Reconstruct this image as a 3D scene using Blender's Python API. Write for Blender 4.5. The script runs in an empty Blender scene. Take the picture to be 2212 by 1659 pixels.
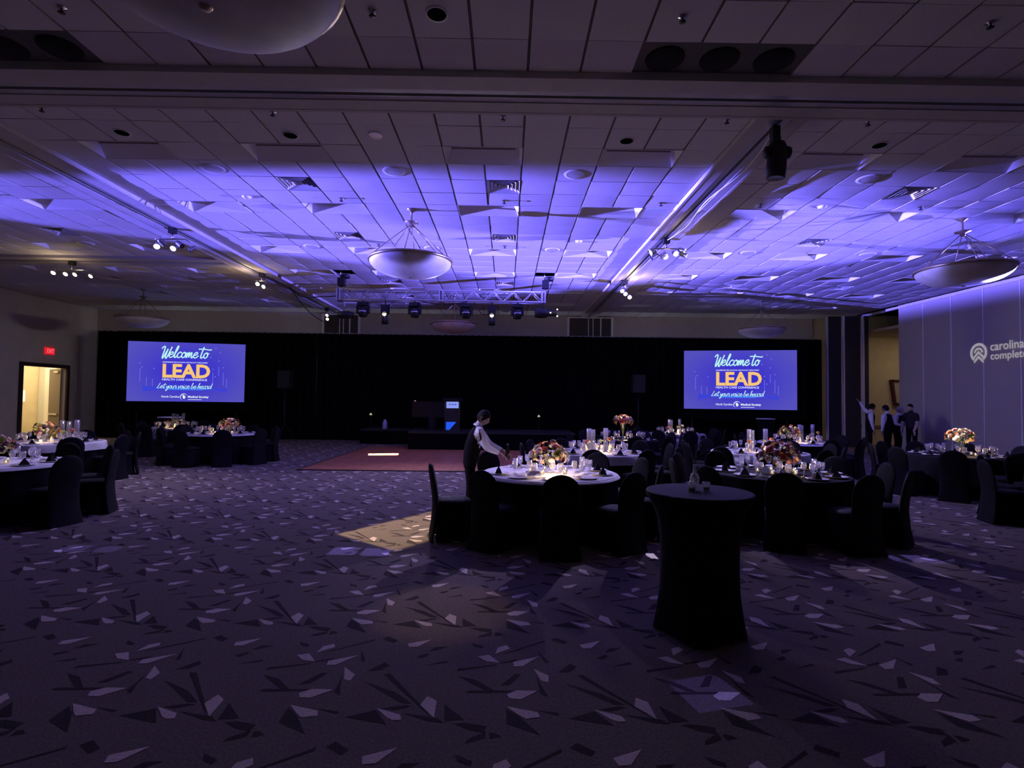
import bpy, math, random
from mathutils import Vector, Matrix, Euler
PI = math.pi
R = math.radians
rnd = random.Random(7)
S = bpy.context.scene
COL = S.collection
D = bpy.data

# ------------------------------------------------------------------ camera, exposure, world, lights
cam = D.objects.new('camera', D.cameras.new('camera')); COL.objects.link(cam)
cam.data.sensor_width = 36.0; cam.data.lens = 36.0*1166.6/2212; cam.data.clip_end = 200
_R = Vector((0.9998841, -0.00937714, 0.01199376)); _U = Vector((-0.01228265, -0.03138325, 0.99943195))
_F = Vector((0.00899541, 0.99946344, 0.03149479))
m = Matrix.Identity(4)
for i in range(3):
    m[i][0] = _R[i]; m[i][1] = _U[i]; m[i][2] = -_F[i]
m[0][3], m[1][3], m[2][3] = 0, 0, 1.75
cam.matrix_world = m
S.camera = cam
S.view_settings.view_transform = 'Standard'; S.view_settings.look = 'None'
S.view_settings.exposure = 0.0; S.view_settings.gamma = 1.0; S.view_settings.use_curve_mapping = False
S.cycles.use_denoising = True
S.cycles.max_bounces = 8; S.cycles.diffuse_bounces = 4; S.cycles.glossy_bounces = 3
S.cycles.transparent_max_bounces = 16; S.cycles.transmission_bounces = 4
S.cycles.sample_clamp_indirect = 4.0; S.cycles.caustics_reflective = False; S.cycles.caustics_refractive = False
W = D.worlds.new('world'); S.world = W; W.use_nodes = True
W.node_tree.nodes['Background'].inputs[0].default_value = (0, 0, 0, 1)

CEIL = 5.577
def spot(name, loc, target, power, color, size_deg, blend=.5, radius=.03, gobo=None, falloff=None, cut=None):
    l = D.lights.new(name, 'SPOT'); l.energy = power; l.color = color; l.spot_size = R(size_deg); l.spot_blend = blend
    l.shadow_soft_size = radius
    o = D.objects.new(name, l); COL.objects.link(o); o.location = loc
    d = Vector(target)-Vector(loc)
    o.rotation_euler = d.to_track_quat('-Z', 'Y').to_euler()
    if gobo or falloff:
        l.use_nodes = True; nt = l.node_tree; em = nt.nodes['Emission']
        if falloff:
            fo = nt.nodes.new('ShaderNodeLightFalloff'); fo.inputs[0].default_value = falloff; FO = fo.outputs['Constant']
            nt.links.new(FO, em.inputs['Strength'])
            if cut:      # lower barn door: soft horizontal edge between two slopes of the beam
                tc = nt.nodes.new('ShaderNodeTexCoord'); sx = nt.nodes.new('ShaderNodeSeparateXYZ'); nt.links.new(tc.outputs['Normal'], sx.inputs[0])
                az = nt.nodes.new('ShaderNodeMath'); az.operation = 'ABSOLUTE'; nt.links.new(sx.outputs[2], az.inputs[0])
                dv = nt.nodes.new('ShaderNodeMath'); dv.operation = 'DIVIDE'; nt.links.new(sx.outputs[1], dv.inputs[0]); nt.links.new(az.outputs[0], dv.inputs[1])
                mr = nt.nodes.new('ShaderNodeMapRange'); mr.interpolation_type = 'SMOOTHSTEP'
                mr.inputs[1].default_value, mr.inputs[2].default_value = cut[:2]; nt.links.new(dv.outputs[0], mr.inputs[0])
                m2 = nt.nodes.new('ShaderNodeMapRange'); m2.inputs[1].default_value, m2.inputs[2].default_value = cut[2:4]
                m2.inputs[3].default_value, m2.inputs[4].default_value = 1., cut[4]; nt.links.new(dv.outputs[0], m2.inputs[0])
                mu = nt.nodes.new('ShaderNodeMath'); mu.operation = 'MULTIPLY'; mv = nt.nodes.new('ShaderNodeMath'); mv.operation = 'MULTIPLY'
                nt.links.new(mr.outputs[0], mv.inputs[0]); nt.links.new(m2.outputs[0], mv.inputs[1])
                nt.links.new(FO, mu.inputs[0]); nt.links.new(mv.outputs[0], mu.inputs[1]); nt.links.new(mu.outputs[0], em.inputs['Strength'])
        else:
            tc = nt.nodes.new('ShaderNodeTexCoord'); sx = nt.nodes.new('ShaderNodeSeparateXYZ')
            nt.links.new(tc.outputs['Normal'], sx.inputs[0])
            def M(op, a, b):
                n = nt.nodes.new('ShaderNodeMath'); n.operation = op
                for k, v in enumerate((a, b)):
                    if isinstance(v, float): n.inputs[k].default_value = v
                    elif v is not None: nt.links.new(v, n.inputs[k])
                return n.outputs[0]
            az = M('ABSOLUTE', sx.outputs[2], None)
            u = M('ABSOLUTE', M('DIVIDE', sx.outputs[0], az), None); v = M('ABSOLUTE', M('DIVIDE', sx.outputs[1], az), None)
            k = M('MULTIPLY', M('LESS_THAN', u, float(gobo[0])), M('LESS_THAN', v, float(gobo[1])))
            nt.links.new(k, em.inputs['Strength'])
    return o
def point(name, loc, power, color, radius=.05):
    l = D.lights.new(name, 'POINT'); l.energy = power; l.color = color; l.shadow_soft_size = radius
    o = D.objects.new(name, l); COL.objects.link(o); o.location = loc; return o
def area(name, loc, target, power, color, sx, sy):
    l = D.lights.new(name, 'AREA'); l.energy = power; l.color = color; l.shape = 'RECTANGLE'; l.size = sx; l.size_y = sy
    o = D.objects.new(name, l); COL.objects.link(o); o.location = loc
    o.rotation_euler = (Vector(target)-Vector(loc)).to_track_quat('-Z', 'Y').to_euler(); return o

PURPLE = (.155, .128, 1.0); WARM = (1.0, .72, .42)
# purple washes thrown along the ceiling from both sides of the hall, out of the frame
spot('purple_wash', (-15.6, 9.8, 3.75), (-6.0, 11.6, 5.75), 600, PURPLE, 32, .4, .05, falloff=1.0, cut=(-.17, -.10, -.12, .05, .2))
spot('purple_wash', (14.7, 11.0, 3.6), (5.0, 13.1, 5.65), 440, PURPLE, 41, .5, .05, falloff=1.0, cut=(-.14, -.065, -.05, .2, .16))
# extra spots added to imitate the low beam edges on the hanging bowls
spot('pendant_fill', (13.2, 9.7, 3.4), (9.75, 10.45, 4.35), 60000, (.55, .5, 1.0), 6.4, .5, .03)
spot('pendant_fill', (-15.6, 9.9, 3.5), (-2.4, 10.7, 4.40), 42000, (.23, .20, 1.0), 6, .5, .03)
spot('pendant_fill', (14.7, 10.6, 3.6), (-1.5, 10.7, 4.40), 54000, (.23, .20, 1.0), 4.5, .5, .03)
# added lavender fill spots over the tables and waiter, at track and truss height
for p0, p1, p, an in (((-7.5, 12.3, 5.1), (-8.2, 10.5, 0), 420, 80), ((3.6, 12.3, 5.1), (4.6, 9.6, 0), 700, 100), ((-2.0, 16.1, 4.6), (-2.0, 9.5, 0), 650, 95),
                      ((3.5, 12.1, 5.0), (.7, 7.6, .7), 1500, 24), ((3.7, 12.1, 5.0), (3.95, 7.9, .7), 1500, 24), ((3.7, 12.4, 5.0), (9.2, 10.9, .7), 1300, 22), ((-7.5, 12.0, 5.0), (-7.4, 7.9, .7), 700, 24), ((-7.5, 7.5, 5.2), (-.5, 8.1, 1.1), 2600, 16)):
    spot('table_fill', p0, p1, p, (.70, .59, .95) if an > 30 else (.52, .44, 1.0), an, 1., .05)
# added fill lamps under the truss, constant falloff, to brighten the far half
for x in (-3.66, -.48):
    o = point('room_fill', (x, 15.85, 4.12), .95, (.95, .86, .90), .06); l = o.data; l.use_nodes = True; nt = l.node_tree
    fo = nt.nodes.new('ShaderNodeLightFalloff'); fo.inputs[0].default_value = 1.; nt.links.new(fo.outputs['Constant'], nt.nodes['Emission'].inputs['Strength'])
for x in (-14, -9, -4, 1, 6, 11): point('back_wall_fill', (x, 23.5, 3.1), 15, (.76, .76, 1.0), .05)  # unseen fill lamps added behind the drape to brighten the back wall
# hall lamps beyond the two door openings
area('hall_lamp', (-20.4, 23.8, 3.9), (-20.4, 23.8, 0), 260, (1.0, .84, .55), 2.0, 7)
area('corridor_lamp', (17.6, 21.6, 4.5), (17.2, 22.4, 0), 18, (1.0, .80, .55), 2.5, 2.0)

# ------------------------------------------------------------------ materials
MATS = {}
def mat(name, col, rough=.6, metal=0., emit=0., ecol=None, noise=0., nscale=8., bump=0., spec=.5, alpha=1.):
    if name in MATS: return MATS[name]
    mt = D.materials.new(name); mt.use_nodes = True; nt = mt.node_tree; b = nt.nodes['Principled BSDF']
    b.inputs['Base Color'].default_value = (*col, 1); b.inputs['Roughness'].default_value = rough
    b.inputs['Metallic'].default_value = metal; b.inputs['Specular IOR Level'].default_value = spec
    if emit:
        b.inputs['Emission Color'].default_value = (*(ecol or col), 1); b.inputs['Emission Strength'].default_value = emit
    if noise or bump:
        tc = nt.nodes.new('ShaderNodeTexCoord'); n = nt.nodes.new('ShaderNodeTexNoise')
        n.inputs['Scale'].default_value = nscale; n.inputs['Detail'].default_value = 4
        nt.links.new(tc.outputs['Object'], n.inputs['Vector'])
        if noise:
            r = nt.nodes.new('ShaderNodeValToRGB')
            r.color_ramp.elements[0].position = .3; r.color_ramp.elements[1].position = .7
            r.color_ramp.elements[0].color = (*[max(0, c*(1-noise)) for c in col], 1)
            r.color_ramp.elements[1].color = (*[min(1, c*(1+noise)) for c in col], 1)
            nt.links.new(n.outputs['Fac'], r.inputs[0]); nt.links.new(r.outputs[0], b.inputs['Base Color'])
        if bump:
            bp = nt.nodes.new('ShaderNodeBump'); bp.inputs['Strength'].default_value = bump; bp.inputs['Distance'].default_value = .01
            nt.links.new(n.outputs['Fac'], bp.inputs['Height']); nt.links.new(bp.outputs[0], b.inputs['Normal'])
    MATS[name] = mt; return mt
def glassmat(name, col, t=.6, g=.25, d=.15):
    mt = D.materials.new(name); mt.use_nodes = True; nt = mt.node_tree; nt.nodes.clear()
    out = nt.nodes.new('ShaderNodeOutputMaterial')
    tr = nt.nodes.new('ShaderNodeBsdfTransparent'); gl = nt.nodes.new('ShaderNodeBsdfGlossy'); df = nt.nodes.new('ShaderNodeBsdfTranslucent')
    tr.inputs[0].default_value = (*[.75+.25*c for c in col], 1); gl.inputs['Roughness'].default_value = .12
    gl.inputs[0].default_value = (1, 1, 1, 1); df.inputs[0].default_value = (*col, 1)
    lw = nt.nodes.new('ShaderNodeLayerWeight'); lw.inputs[0].default_value = .35
    m1 = nt.nodes.new('ShaderNodeMixShader'); m2 = nt.nodes.new('ShaderNodeMixShader')
    m1.inputs[0].default_value = d/(d+t)
    nt.links.new(tr.outputs[0], m1.inputs[1]); nt.links.new(df.outputs[0], m1.inputs[2])
    ma = nt.nodes.new('ShaderNodeMath'); ma.operation = 'MULTIPLY_ADD'; ma.inputs[1].default_value = .6; ma.inputs[2].default_value = g*.4
    nt.links.new(lw.outputs['Facing'], ma.inputs[0])
    nt.links.new(ma.outputs[0], m2.inputs[0]); nt.links.new(m1.outputs[0], m2.inputs[1]); nt.links.new(gl.outputs[0], m2.inputs[2])
    nt.links.new(m2.outputs[0], out.inputs[0]); MATS[name] = mt; return mt
def emat(name, col, s=1.):
    if name in MATS: return MATS[name]
    mt = D.materials.new(name); mt.use_nodes = True; nt = mt.node_tree; nt.nodes.clear()
    out = nt.nodes.new('ShaderNodeOutputMaterial'); e = nt.nodes.new('ShaderNodeEmission')
    e.inputs[0].default_value = (*col, 1); e.inputs[1].default_value = s
    nt.links.new(e.outputs[0], out.inputs[0]); MATS[name] = mt; return mt

carpet = mat('carpet', (.17, .14, .125), .95, noise=.25, nscale=60, bump=.3, spec=.1)
shard_dark = mat('carpet_dark', (.05, .04, .042), .95, noise=.3, nscale=60, spec=.1)
shard_light = mat('carpet_light', (.64, .54, .49), .95, noise=.18, nscale=60, spec=.1)
tile_m = mat('ceiling_tile', (.74, .72, .71), .9, noise=.04, nscale=30, spec=.1)
grid_m = mat('ceiling_grid', (.16, .15, .15), .8)
white_m = mat('white_paint', (.80, .79, .78), .55)
soffit_m = mat('soffit_paint', (.56, .53, .50), .8, noise=.05, nscale=5)
alu_m = mat('aluminium', (.5, .5, .52), .5, .6)
slot_m = mat('track_slot', (.02, .02, .02), .7)
wall_m = mat('wall_beige', (.46, .41, .37), .9, noise=.05, nscale=3)
hall_m = mat('wall_warm', (.72, .60, .38), .9, noise=.05, nscale=3)
part_m = mat('partition_fabric', (.44, .40, .38), .9, noise=.1, nscale=40)
black_m = mat('black_fabric', (.007, .0066, .009), .85, noise=.25, nscale=15, spec=.15)
chair_m = mat('black_spandex', (.0075, .007, .0095), .75, noise=.25, nscale=9, spec=.18)
velvet_m = mat('black_velvet', (.004, .0038, .005), .95, spec=.05, noise=.2, nscale=6)
blk = mat('black_metal', (.012, .012, .014), .45, .2)
linen_w = mat('white_linen', (.72, .70, .70), .85, noise=.05, nscale=20)
china = mat('white_china', (.82, .81, .80), .2)
steel = mat('cutlery_steel', (.75, .75, .76), .2, 1.)
glass = glassmat('drinking_glass', (.95, .95, 1.), .75, .25, .14)
glass_v = glassmat('vase_glass', (.9, .9, .88), .8, .2, .12)
brass = mat('antique_brass', (.45, .36, .26), .35, .8)
alab = mat('alabaster', (.66, .64, .62), .5, noise=.14, nscale=3.5)
wood_m = mat('dance_floor_wood', (.42, .16, .085), .45, noise=.35, nscale=7)
skin_m = mat('skin', (.42, .25, .18), .6); skin2 = mat('skin_pale', (.62, .45, .38), .6)
shirt_m = mat('white_shirt', (.86, .85, .88), .8, noise=.06, nscale=14, bump=.4)
vest_m = mat('black_vest', (.009, .008, .010), .9, spec=.08); hair_m = mat('black_hair', (.007, .006, .006), .65, spec=.15)
tee_m = mat('black_tee', (.014, .013, .015), .85); grey_hair = mat('grey_hair', (.35, .33, .31), .7)
leaf_m = mat('leaf_green', (.10, .17, .05), .6); leaf2 = mat('leaf_lime', (.42, .45, .10), .6)
door_m = mat('door_wood', (.30, .22, .15), .5); frame_m = mat('door_frame', (.035, .02, .018), .5)

# ------------------------------------------------------------------ mesh helpers
class MB:
    def __init__(s): s.v = []; s.f = []; s.sm = []; s.mi = []
    def add(s, vs, fs, smooth=False, mi=0):
        n = len(s.v); s.v += [tuple(v) for v in vs]
        for f in fs: s.f.append(tuple(i+n for i in f)); s.sm.append(smooth); s.mi.append(mi)
        return s
    def box(s, x0, x1, y0, y1, z0, z1, mi=0):
        return s.add([(x0,y0,z0),(x1,y0,z0),(x1,y1,z0),(x0,y1,z0),(x0,y0,z1),(x1,y0,z1),(x1,y1,z1),(x0,y1,z1)],
                     [(0,3,2,1),(4,5,6,7),(0,1,5,4),(1,2,6,5),(2,3,7,6),(3,0,4,7)], mi=mi)
    def rings(s, rings, closed=True, cap0=False, cap1=False, smooth=True, mi=0):
        n = len(rings[0]); vs = [p for r in rings for p in r]; fs = []
        for i in range(len(rings)-1):
            for j in range(n if closed else n-1):
                k = (j+1) % n; fs.append((i*n+j, i*n+k, (i+1)*n+k, (i+1)*n+j))
        if cap0: fs.append(tuple(range(n))[::-1])
        if cap1: fs.append(tuple((len(rings)-1)*n+j for j in range(n)))
        return s.add(vs, fs, smooth, mi)
    def lathe(s, prof, n=20, c=(0,0,0), smooth=True, cap0=False, cap1=False, mi=0):
        return s.rings([[(c[0]+r*math.cos(2*PI*j/n), c[1]+r*math.sin(2*PI*j/n), c[2]+z) for j in range(n)] for r, z in prof],
                       True, cap0, cap1, smooth, mi)
    def tube(s, pts, r, n=8, cap=True, mi=0):
        pts = [Vector(p) for p in pts]; rs = r if isinstance(r, (list, tuple)) else [r]*len(pts); out = []
        for i, p in enumerate(pts):
            d = (pts[min(i+1, len(pts)-1)]-pts[max(i-1, 0)]).normalized()
            a = d.orthogonal().normalized() if i == 0 else (a - d*a.dot(d)).normalized()
            b = d.cross(a)
            out.append([tuple(p+(a*math.cos(2*PI*j/n)+b*math.sin(2*PI*j/n))*rs[i]) for j in range(n)])
        return s.rings(out, True, cap, cap, True, mi)
    def mesh(s, name, mats):
        me = D.meshes.new(name); me.from_pydata(s.v, [], s.f); me.polygons.foreach_set('use_smooth', s.sm)
        me.polygons.foreach_set('material_index', s.mi)
        for mm in (mats if isinstance(mats, (list, tuple)) else [mats]): me.materials.append(mm)
        me.update(); return me
    def obj(s, name, mats, parent=None, loc=None, rot=None):
        return link(name, s.mesh(name, mats), parent, loc, rot)
def link(name, data, parent=None, loc=None, rot=None):
    o = D.objects.new(name, data); COL.objects.link(o)
    if parent: o.parent = parent
    if loc is not None: o.location = loc
    if rot is not None: o.rotation_euler = rot
    return o
def tag(o, label=None, cat=None, group=None, kind=None):
    if label: o['label'] = label
    if cat: o['category'] = cat
    if group: o['group'] = group
    if kind: o['kind'] = kind
    return o
def thing(name, label, cat, loc=(0,0,0), rz=0., group=None):
    o = D.objects.new(name, None); COL.objects.link(o); o.location = loc; o.rotation_euler = (0, 0, rz)
    o.empty_display_size = .1
    return tag(o, label, cat, group)
def kids(o): return [c for c in ALLKIDS.get(o.name, [])]
def dup(root, loc, rz=None, label=None, group=None, rot=None, scale=None):
    r = root.copy(); COL.objects.link(r); r.location = loc
    if rz is not None: r.rotation_euler = (0, 0, rz)
    if rot is not None: r.rotation_euler = rot
    if scale is not None: r.scale = (scale,)*3
    if label: r['label'] = label
    if group: r['group'] = group
    for ch in root.children:
        c = ch.copy(); COL.objects.link(c); c.parent = r
        for g in ch.children:
            d = g.copy(); COL.objects.link(d); d.parent = c
    return r
class Proto:                      # first call hands out the prototype itself, later calls a copy
    def __init__(s, root): s.root = root; s.used = False
    def put(s, loc, rz=0., label=None, group=None, scale=None):
        if not s.used:
            s.used = True; r = s.root; r.location = loc; r.rotation_euler = (0, 0, rz)
            if scale: r.scale = (scale,)*3
            if label: r['label'] = label
            if group: r['group'] = group
            return r
        return dup(s.root, loc, rz, label, group, scale=scale)
def struct(o): o['kind'] = 'structure'; return o
def text_mesh(s, size, name, mt, bold=0., sx=1., spacing=1.):
    cu = D.curves.new(name, 'FONT'); cu.body = s; cu.size = size; cu.resolution_u = 3; cu.offset = bold; cu.space_character = spacing
    o = D.objects.new('tmp', cu); COL.objects.link(o)
    dg = bpy.context.evaluated_depsgraph_get(); me = D.meshes.new_from_object(o.evaluated_get(dg))
    D.objects.remove(o); D.curves.remove(cu); me.name = name; me.materials.clear(); me.materials.append(mt)
    return me
def fit_text(s, x0, x1, z0, z1, name, mt, bold=0., y=0.):      # text set in the x-z plane, filling a box
    me = text_mesh(s, 1., name, mt, bold)
    xs = [v.co.x for v in me.vertices]; ys = [v.co.y for v in me.vertices]
    ax, bx, ay, by = min(xs), max(xs), min(ys), max(ys)
    for v in me.vertices:
        v.co = (x0+(v.co.x-ax)/(bx-ax)*(x1-x0), y, z0+(v.co.y-ay)/(by-ay)*(z1-z0))
    return me

# ------------------------------------------------------------------ room shell
XL, XR, Y0, Y1 = -18.1, 15.0, -5.0, 23.9
GX, GY, TS = .194, 7.4245, .6096
floor = struct(MB().box(XL-4, XR+5, Y0, Y1+1.5, -.1, 0).obj('floor', carpet))
# woven shard motif of the carpet, one 1.22 m repeat traced as flat polygons (x, y in metres inside the repeat)
def fl(x, y):                      # carpet photo point -> floor point
    px, py = 700+x/2.865, 1080+y/2.865
    d = _F + _R*((px-1106)/1166.6) - _U*((py-829.5)/1166.6); t = -1.75/d.z
    return (d.x*t, d.y*t)
LIGHTS = [[(325,1290),(470,1330),(478,1362),(425,1365),(390,1350)],[(640,1215),(697,1245),(680,1350),(595,1270)],
 [(1125,1278),(1320,1315),(1340,1345),(1250,1357),(1200,1330)],[(1130,1205),(1190,1180),(1325,1183),(1220,1235),(1150,1232)],
 [(1295,1045),(1390,1090),(1388,1130),(1345,1120)],[(1170,1005),(1330,970),(1230,1030),(1175,1032)],
 [(950,970),(1020,960),(1090,1010),(1005,1000)],[(1075,915),(1130,900),(1150,920),(1060,955)],[(520,890),(665,865),(580,910),(525,912)]]
DARKS = [[(130,1345),(320,1300),(385,1390)],[(480,1318),(700,1350),(745,1380),(650,1370)],[(370,1080),(410,1075),(600,1270),(660,1345)],
 [(250,1125),(440,1190),(545,1260),(480,1258)],[(745,1265),(870,1360),(745,1370)],[(800,1385),(870,1380),(1005,1400),(990,1440),(900,1425)],
 [(1000,1435),(995,1475),(870,1508),(890,1480)],[(1020,1445),(1050,1440),(1100,1465),(1025,1480)],[(265,1060),(380,1005),(405,1025),(350,1055)],
 [(1310,1080),(1350,1160),(1390,1220),(1340,1200)],[(1090,1150),(1180,1078),(1220,1080),(1150,1145)],[(830,1090),(940,1115),(1060,1185),(990,1175)],
 [(870,1190),(900,1180),(1330,1180),(1320,1190),(900,1195)],[(820,1060),(830,1045),(1075,1018),(1060,1025)],[(1090,1005),(1200,985),(1180,1000),(1095,1012)],
 [(1100,955),(1365,870),(1365,880),(1150,945)],[(910,885),(985,905),(980,918),(930,908)],[(650,935),(690,910),(770,908),(690,932)],
 [(570,970),(640,950),(650,960),(600,980)],[(620,1025),(760,995),(765,1008)],[(360,860),(400,845),(460,870),(430,885)],
 [(1320,935),(1395,1005),(1370,1010)],[(1300,1300),(1455,1320),(1450,1335)],[(1125,1295),(1200,1335),(1345,1460),(1130,1385)],[(355,1290),(490,1270),(545,1275),(430,1300)]]
PER = 1.232
for nm, polys, mt, z in (('carpet_motif_dark', DARKS, shard_dark, .0012), ('carpet_motif_light', LIGHTS, shard_light, .002)):
    b = MB(); base = []
    for p in polys:
        q = [fl(*a) for a in p]
        ar = sum(q[i][0]*q[(i+1) % len(q)][1]-q[(i+1) % len(q)][0]*q[i][1] for i in range(len(q)))
        base.append(q if ar > 0 else q[::-1])
    for i in range(-15, 14):
        for j in range(-5, 17):
            for q in base:
                pts = [(x+i*PER, y+j*PER, z) for x, y in q]
                if all(XL+.05 < p[0] < XR-.05 and Y0 < p[1] < 23.2 for p in pts): b.add(pts, [tuple(range(len(pts)))])
    tag(b.obj(nm, mt, floor), kind='stuff')

ceiling = struct(MB().box(XL, XR, Y0, Y1, CEIL+.17, CEIL+.3).obj('ceiling', slot_m))
# what sits in the ceiling grid instead of a tile: (column, row) cells
TROF, VENTS, RETURNS, HOLES = [], [], [], []
for r in (1, 5, 10, 14, 18, 22):
    for c in (-28, -24, -20, -16, -11, -7, -2, 2, 7, 11, 15, 19): TROF.append((c, r))
for r in (3, 8, 16, 20):
    for c in (-22, -18, -7, -1, 11, 17): VENTS.append((c, r))
for c in (2, 3, 4, -9, -10, -11): RETURNS.append((c, -3))
HOLES = [(1, 14), (-9, 14)]
TRSET = {(c+k, r) for c, r in TROF for k in (0, 1)}
VENTS = [v for v in VENTS if v not in TRSET]
TAKEN = TRSET | set(VENTS) | set(RETURNS) | set(HOLES)
def in_rail(c, r):
    x = GX+(c+.5)*TS; y = GY+(r+.5)*TS
    if c in (5, -13) and r > -3: return True
    if r in (-2, -1): return True
    if x < -7.9 and 14.75 < y < 15.45: return True
    return x < XL+.25 or x > XR-.25 or y < Y0+.25 or y > Y1-.25
def tile_mesh():
    b = MB(); n = 5; hx, hy = .290, .3005; vs = []
    for j in range(n):
        for i in range(n):
            u, v = i/(n-1)*2-1, j/(n-1)*2-1
            vs.append((u*hx, v*hy, -.007*(1-u*u)*(1-v*v)-.001))
    fs = [(j*n+i, (j+1)*n+i, (j+1)*n+i+1, j*n+i+1) for j in range(n-1) for i in range(n-1)]
    b.add(vs, fs, True)
    rim = [i for i in range(n)]+[j*n+n-1 for j in range(1, n)]+[(n-1)*n+i for i in range(n-2, -1, -1)]+[j*n for j in range(n-2, 0, -1)]
    k = len(rim); bv = [vs[i] for i in rim]+[(vs[i][0], vs[i][1], .016) for i in rim]
    b.add(bv, [(a, (a+1) % k, (a+1) % k+k, a+k) for a in range(k)])
    return b
TM = tile_mesh(); tme = TM.mesh('ceiling_tile', tile_m)
cells = []
for c in range(-32, 26):
    for r in range(-21, 28):
        if (c, r) in TAKEN or in_rail(c, r): continue
        x, y = GX+(c+.5)*TS, GY+(r+.5)*TS
        v = Vector((x, y, CEIL-1.75)); zz = v.dot(_F)
        vis = zz > .5 and abs(v.dot(_R)/zz) < 1.0 and abs(v.dot(_U)/zz) < .75
        cells.append((0 if vis else 1, v.length, x, y, 1.))
for c in range(-32, 26):            # cut tiles along the far side of the front beam
    x = GX+(c+.5)*TS
    if c not in (5, -13) and XL+.25 < x < XR-.25: cells.append((0 if abs(x) < 6.6 else 1, 8.2, x, 7.197, .745))
cells.sort()
far = MB()
for k, (_, _, x, y, sy) in enumerate(cells):
    tz, ta, tb = CEIL+rnd.uniform(-.002, .002), rnd.gauss(0, .006), rnd.gauss(0, .006)
    if k < 290: link('ceiling_tile', tme, ceiling, (x, y, tz), (ta, tb, 0)).scale = (1, sy, 1)
    else:
        vs = [(x+p[0], y+p[1]*sy, tz+p[2]+ta*p[1]-tb*p[0]) for p in TM.v]; far.add(vs, TM.f, True)
tag(far.obj('ceiling_tiles_far', tile_m, ceiling), kind='stuff')
g = MB()
g.box(XL, XR, Y0, Y1, CEIL+.165, CEIL+.17)
BIG = {(c+1, r) for c, r in TROF}
for c in range(-30, 26):
    x = GX+c*TS; r0 = -20
    if not (XL+.1 < x < XR-.1): continue
    for r in range(-20, 28):
        if (c, r) in BIG or r == 27:
            if r > r0: g.box(x-.008, x+.008, max(Y0, GY+r0*TS), min(Y1, GY+r*TS), CEIL+.012, CEIL+.045)
            r0 = r+1
for r in range(-20, 28):
    y = GY+r*TS
    if Y0 < y < Y1: g.box(XL, XR, y-.008, y+.008, CEIL+.010, CEIL+.044)
tag(g.obj('ceiling_grid', grid_m, ceiling), kind='stuff')

# partition tracks let into the ceiling: painted boards either side of an aluminium track
def rail(name, x0, x1, y0, y1, along):
    o = None; w0, w1 = (x0, x1) if along == 'y' else (y0, y1); wd = w1-w0; mid = (w0+w1)/2; z = CEIL-.075
    def bx(a, b, za, zb):
        return MB().box(a, b, y0, y1, za, zb) if along == 'y' else MB().box(x0, x1, a, b, za, zb)
    o = struct(bx(w0+.04, w1-.04, CEIL+.02, CEIL+.15).obj(name, soffit_m))
    bx(w0, w0+.05, z-.004, CEIL+.05).obj('edge_trim', soffit_m, o); bx(w1-.05, w1, z-.004, CEIL+.05).obj('edge_trim', soffit_m, o)
    bx(w0+.05, mid-.13, z, CEIL+.03).obj('soffit_board', soffit_m, o); bx(mid+.13, w1-.05, z, CEIL+.03).obj('soffit_board', soffit_m, o)
    bx(mid-.13, mid-.03, z+.012, CEIL+.03).obj('track_rail', alu_m, o); bx(mid+.03, mid+.13, z+.012, CEIL+.03).obj('track_rail', alu_m, o)
    return o
rail('trim_1', 3.24, 3.93, 6.95, Y1, 'y')
rail('trim_2', -7.93, -7.12, 6.95, Y1, 'y')
rail('trim_3', XL, XR, 6.15, 6.97, 'x')
rail('trim_4', XL, -7.9, 14.70, 15.50, 'x')

# walls
wl = MB().box(XL-.2, XL, Y0, 20.3, 0, CEIL+.2).box(XL-.2, XL, 22.3, Y1, 0, CEIL+.2).box(XL-.2, XL, 20.3, 22.3, 2.86, CEIL+.2)
struct(wl.obj('wall_left', wall_m))
wb = struct(MB().box(XL, 13.6, Y1, Y1+.2, 0, CEIL+.2).obj('wall_back', wall_m))
for x0, x1 in ((-8.12, -6.62), (2.72, 4.58)):        # panel pockets at the ends of the tracks
    b = MB().box(x0, x1, Y1-.06, Y1-.002, 0, 5.5)
    p = b.obj('panel_pocket', mat('pocket_dark', (.05, .042, .035), .7), wb)
    for xa, w in ((x0-.09, .1), (x0+(x1-x0)*.45, .035), (x0+(x1-x0)*.56, .035), (x0+(x1-x0)*.74, .05), (x1, .1)):
        MB().box(xa, xa+w, Y1-.085, Y1-.061, 0, 5.5).obj('pocket_trim', white_m, p)
    MB().box(x0, x1, Y1-.085, Y1-.061, 5.46, 5.5).obj('pocket_trim', white_m, p)
struct(MB().box(XL, XR, Y0-.2, Y0, 0, CEIL+.2).obj('wall_front', wall_m))
wr = struct(MB().box(XR+.1, XR+.2, Y0, 20.4, 0, CEIL+.2).box(XR, XR+.2, Y0, 20.53, 5.49, CEIL+.2).obj('wall_right', part_m))
pm = MB().box(0, .09, -.592, .592, 0.02, 5.47).mesh('partition_panel', part_m)
sm = MB().box(-.012, .09, -.018, .018, .02, 5.47).mesh('panel_edge', mat('edge_bright', (.8, .78, .8), .5))
for k in range(20):
    yc = 19.92-1.235*k
    link('partition_panel', pm, wr, (XR, yc, 0)); link('panel_edge', sm, wr, (XR, yc-.6175, 0))
MB().box(XR-.03, XR+.1, Y0, 22.6, 5.47, 5.56).obj('partition_track', soffit_m, wr)
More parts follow.
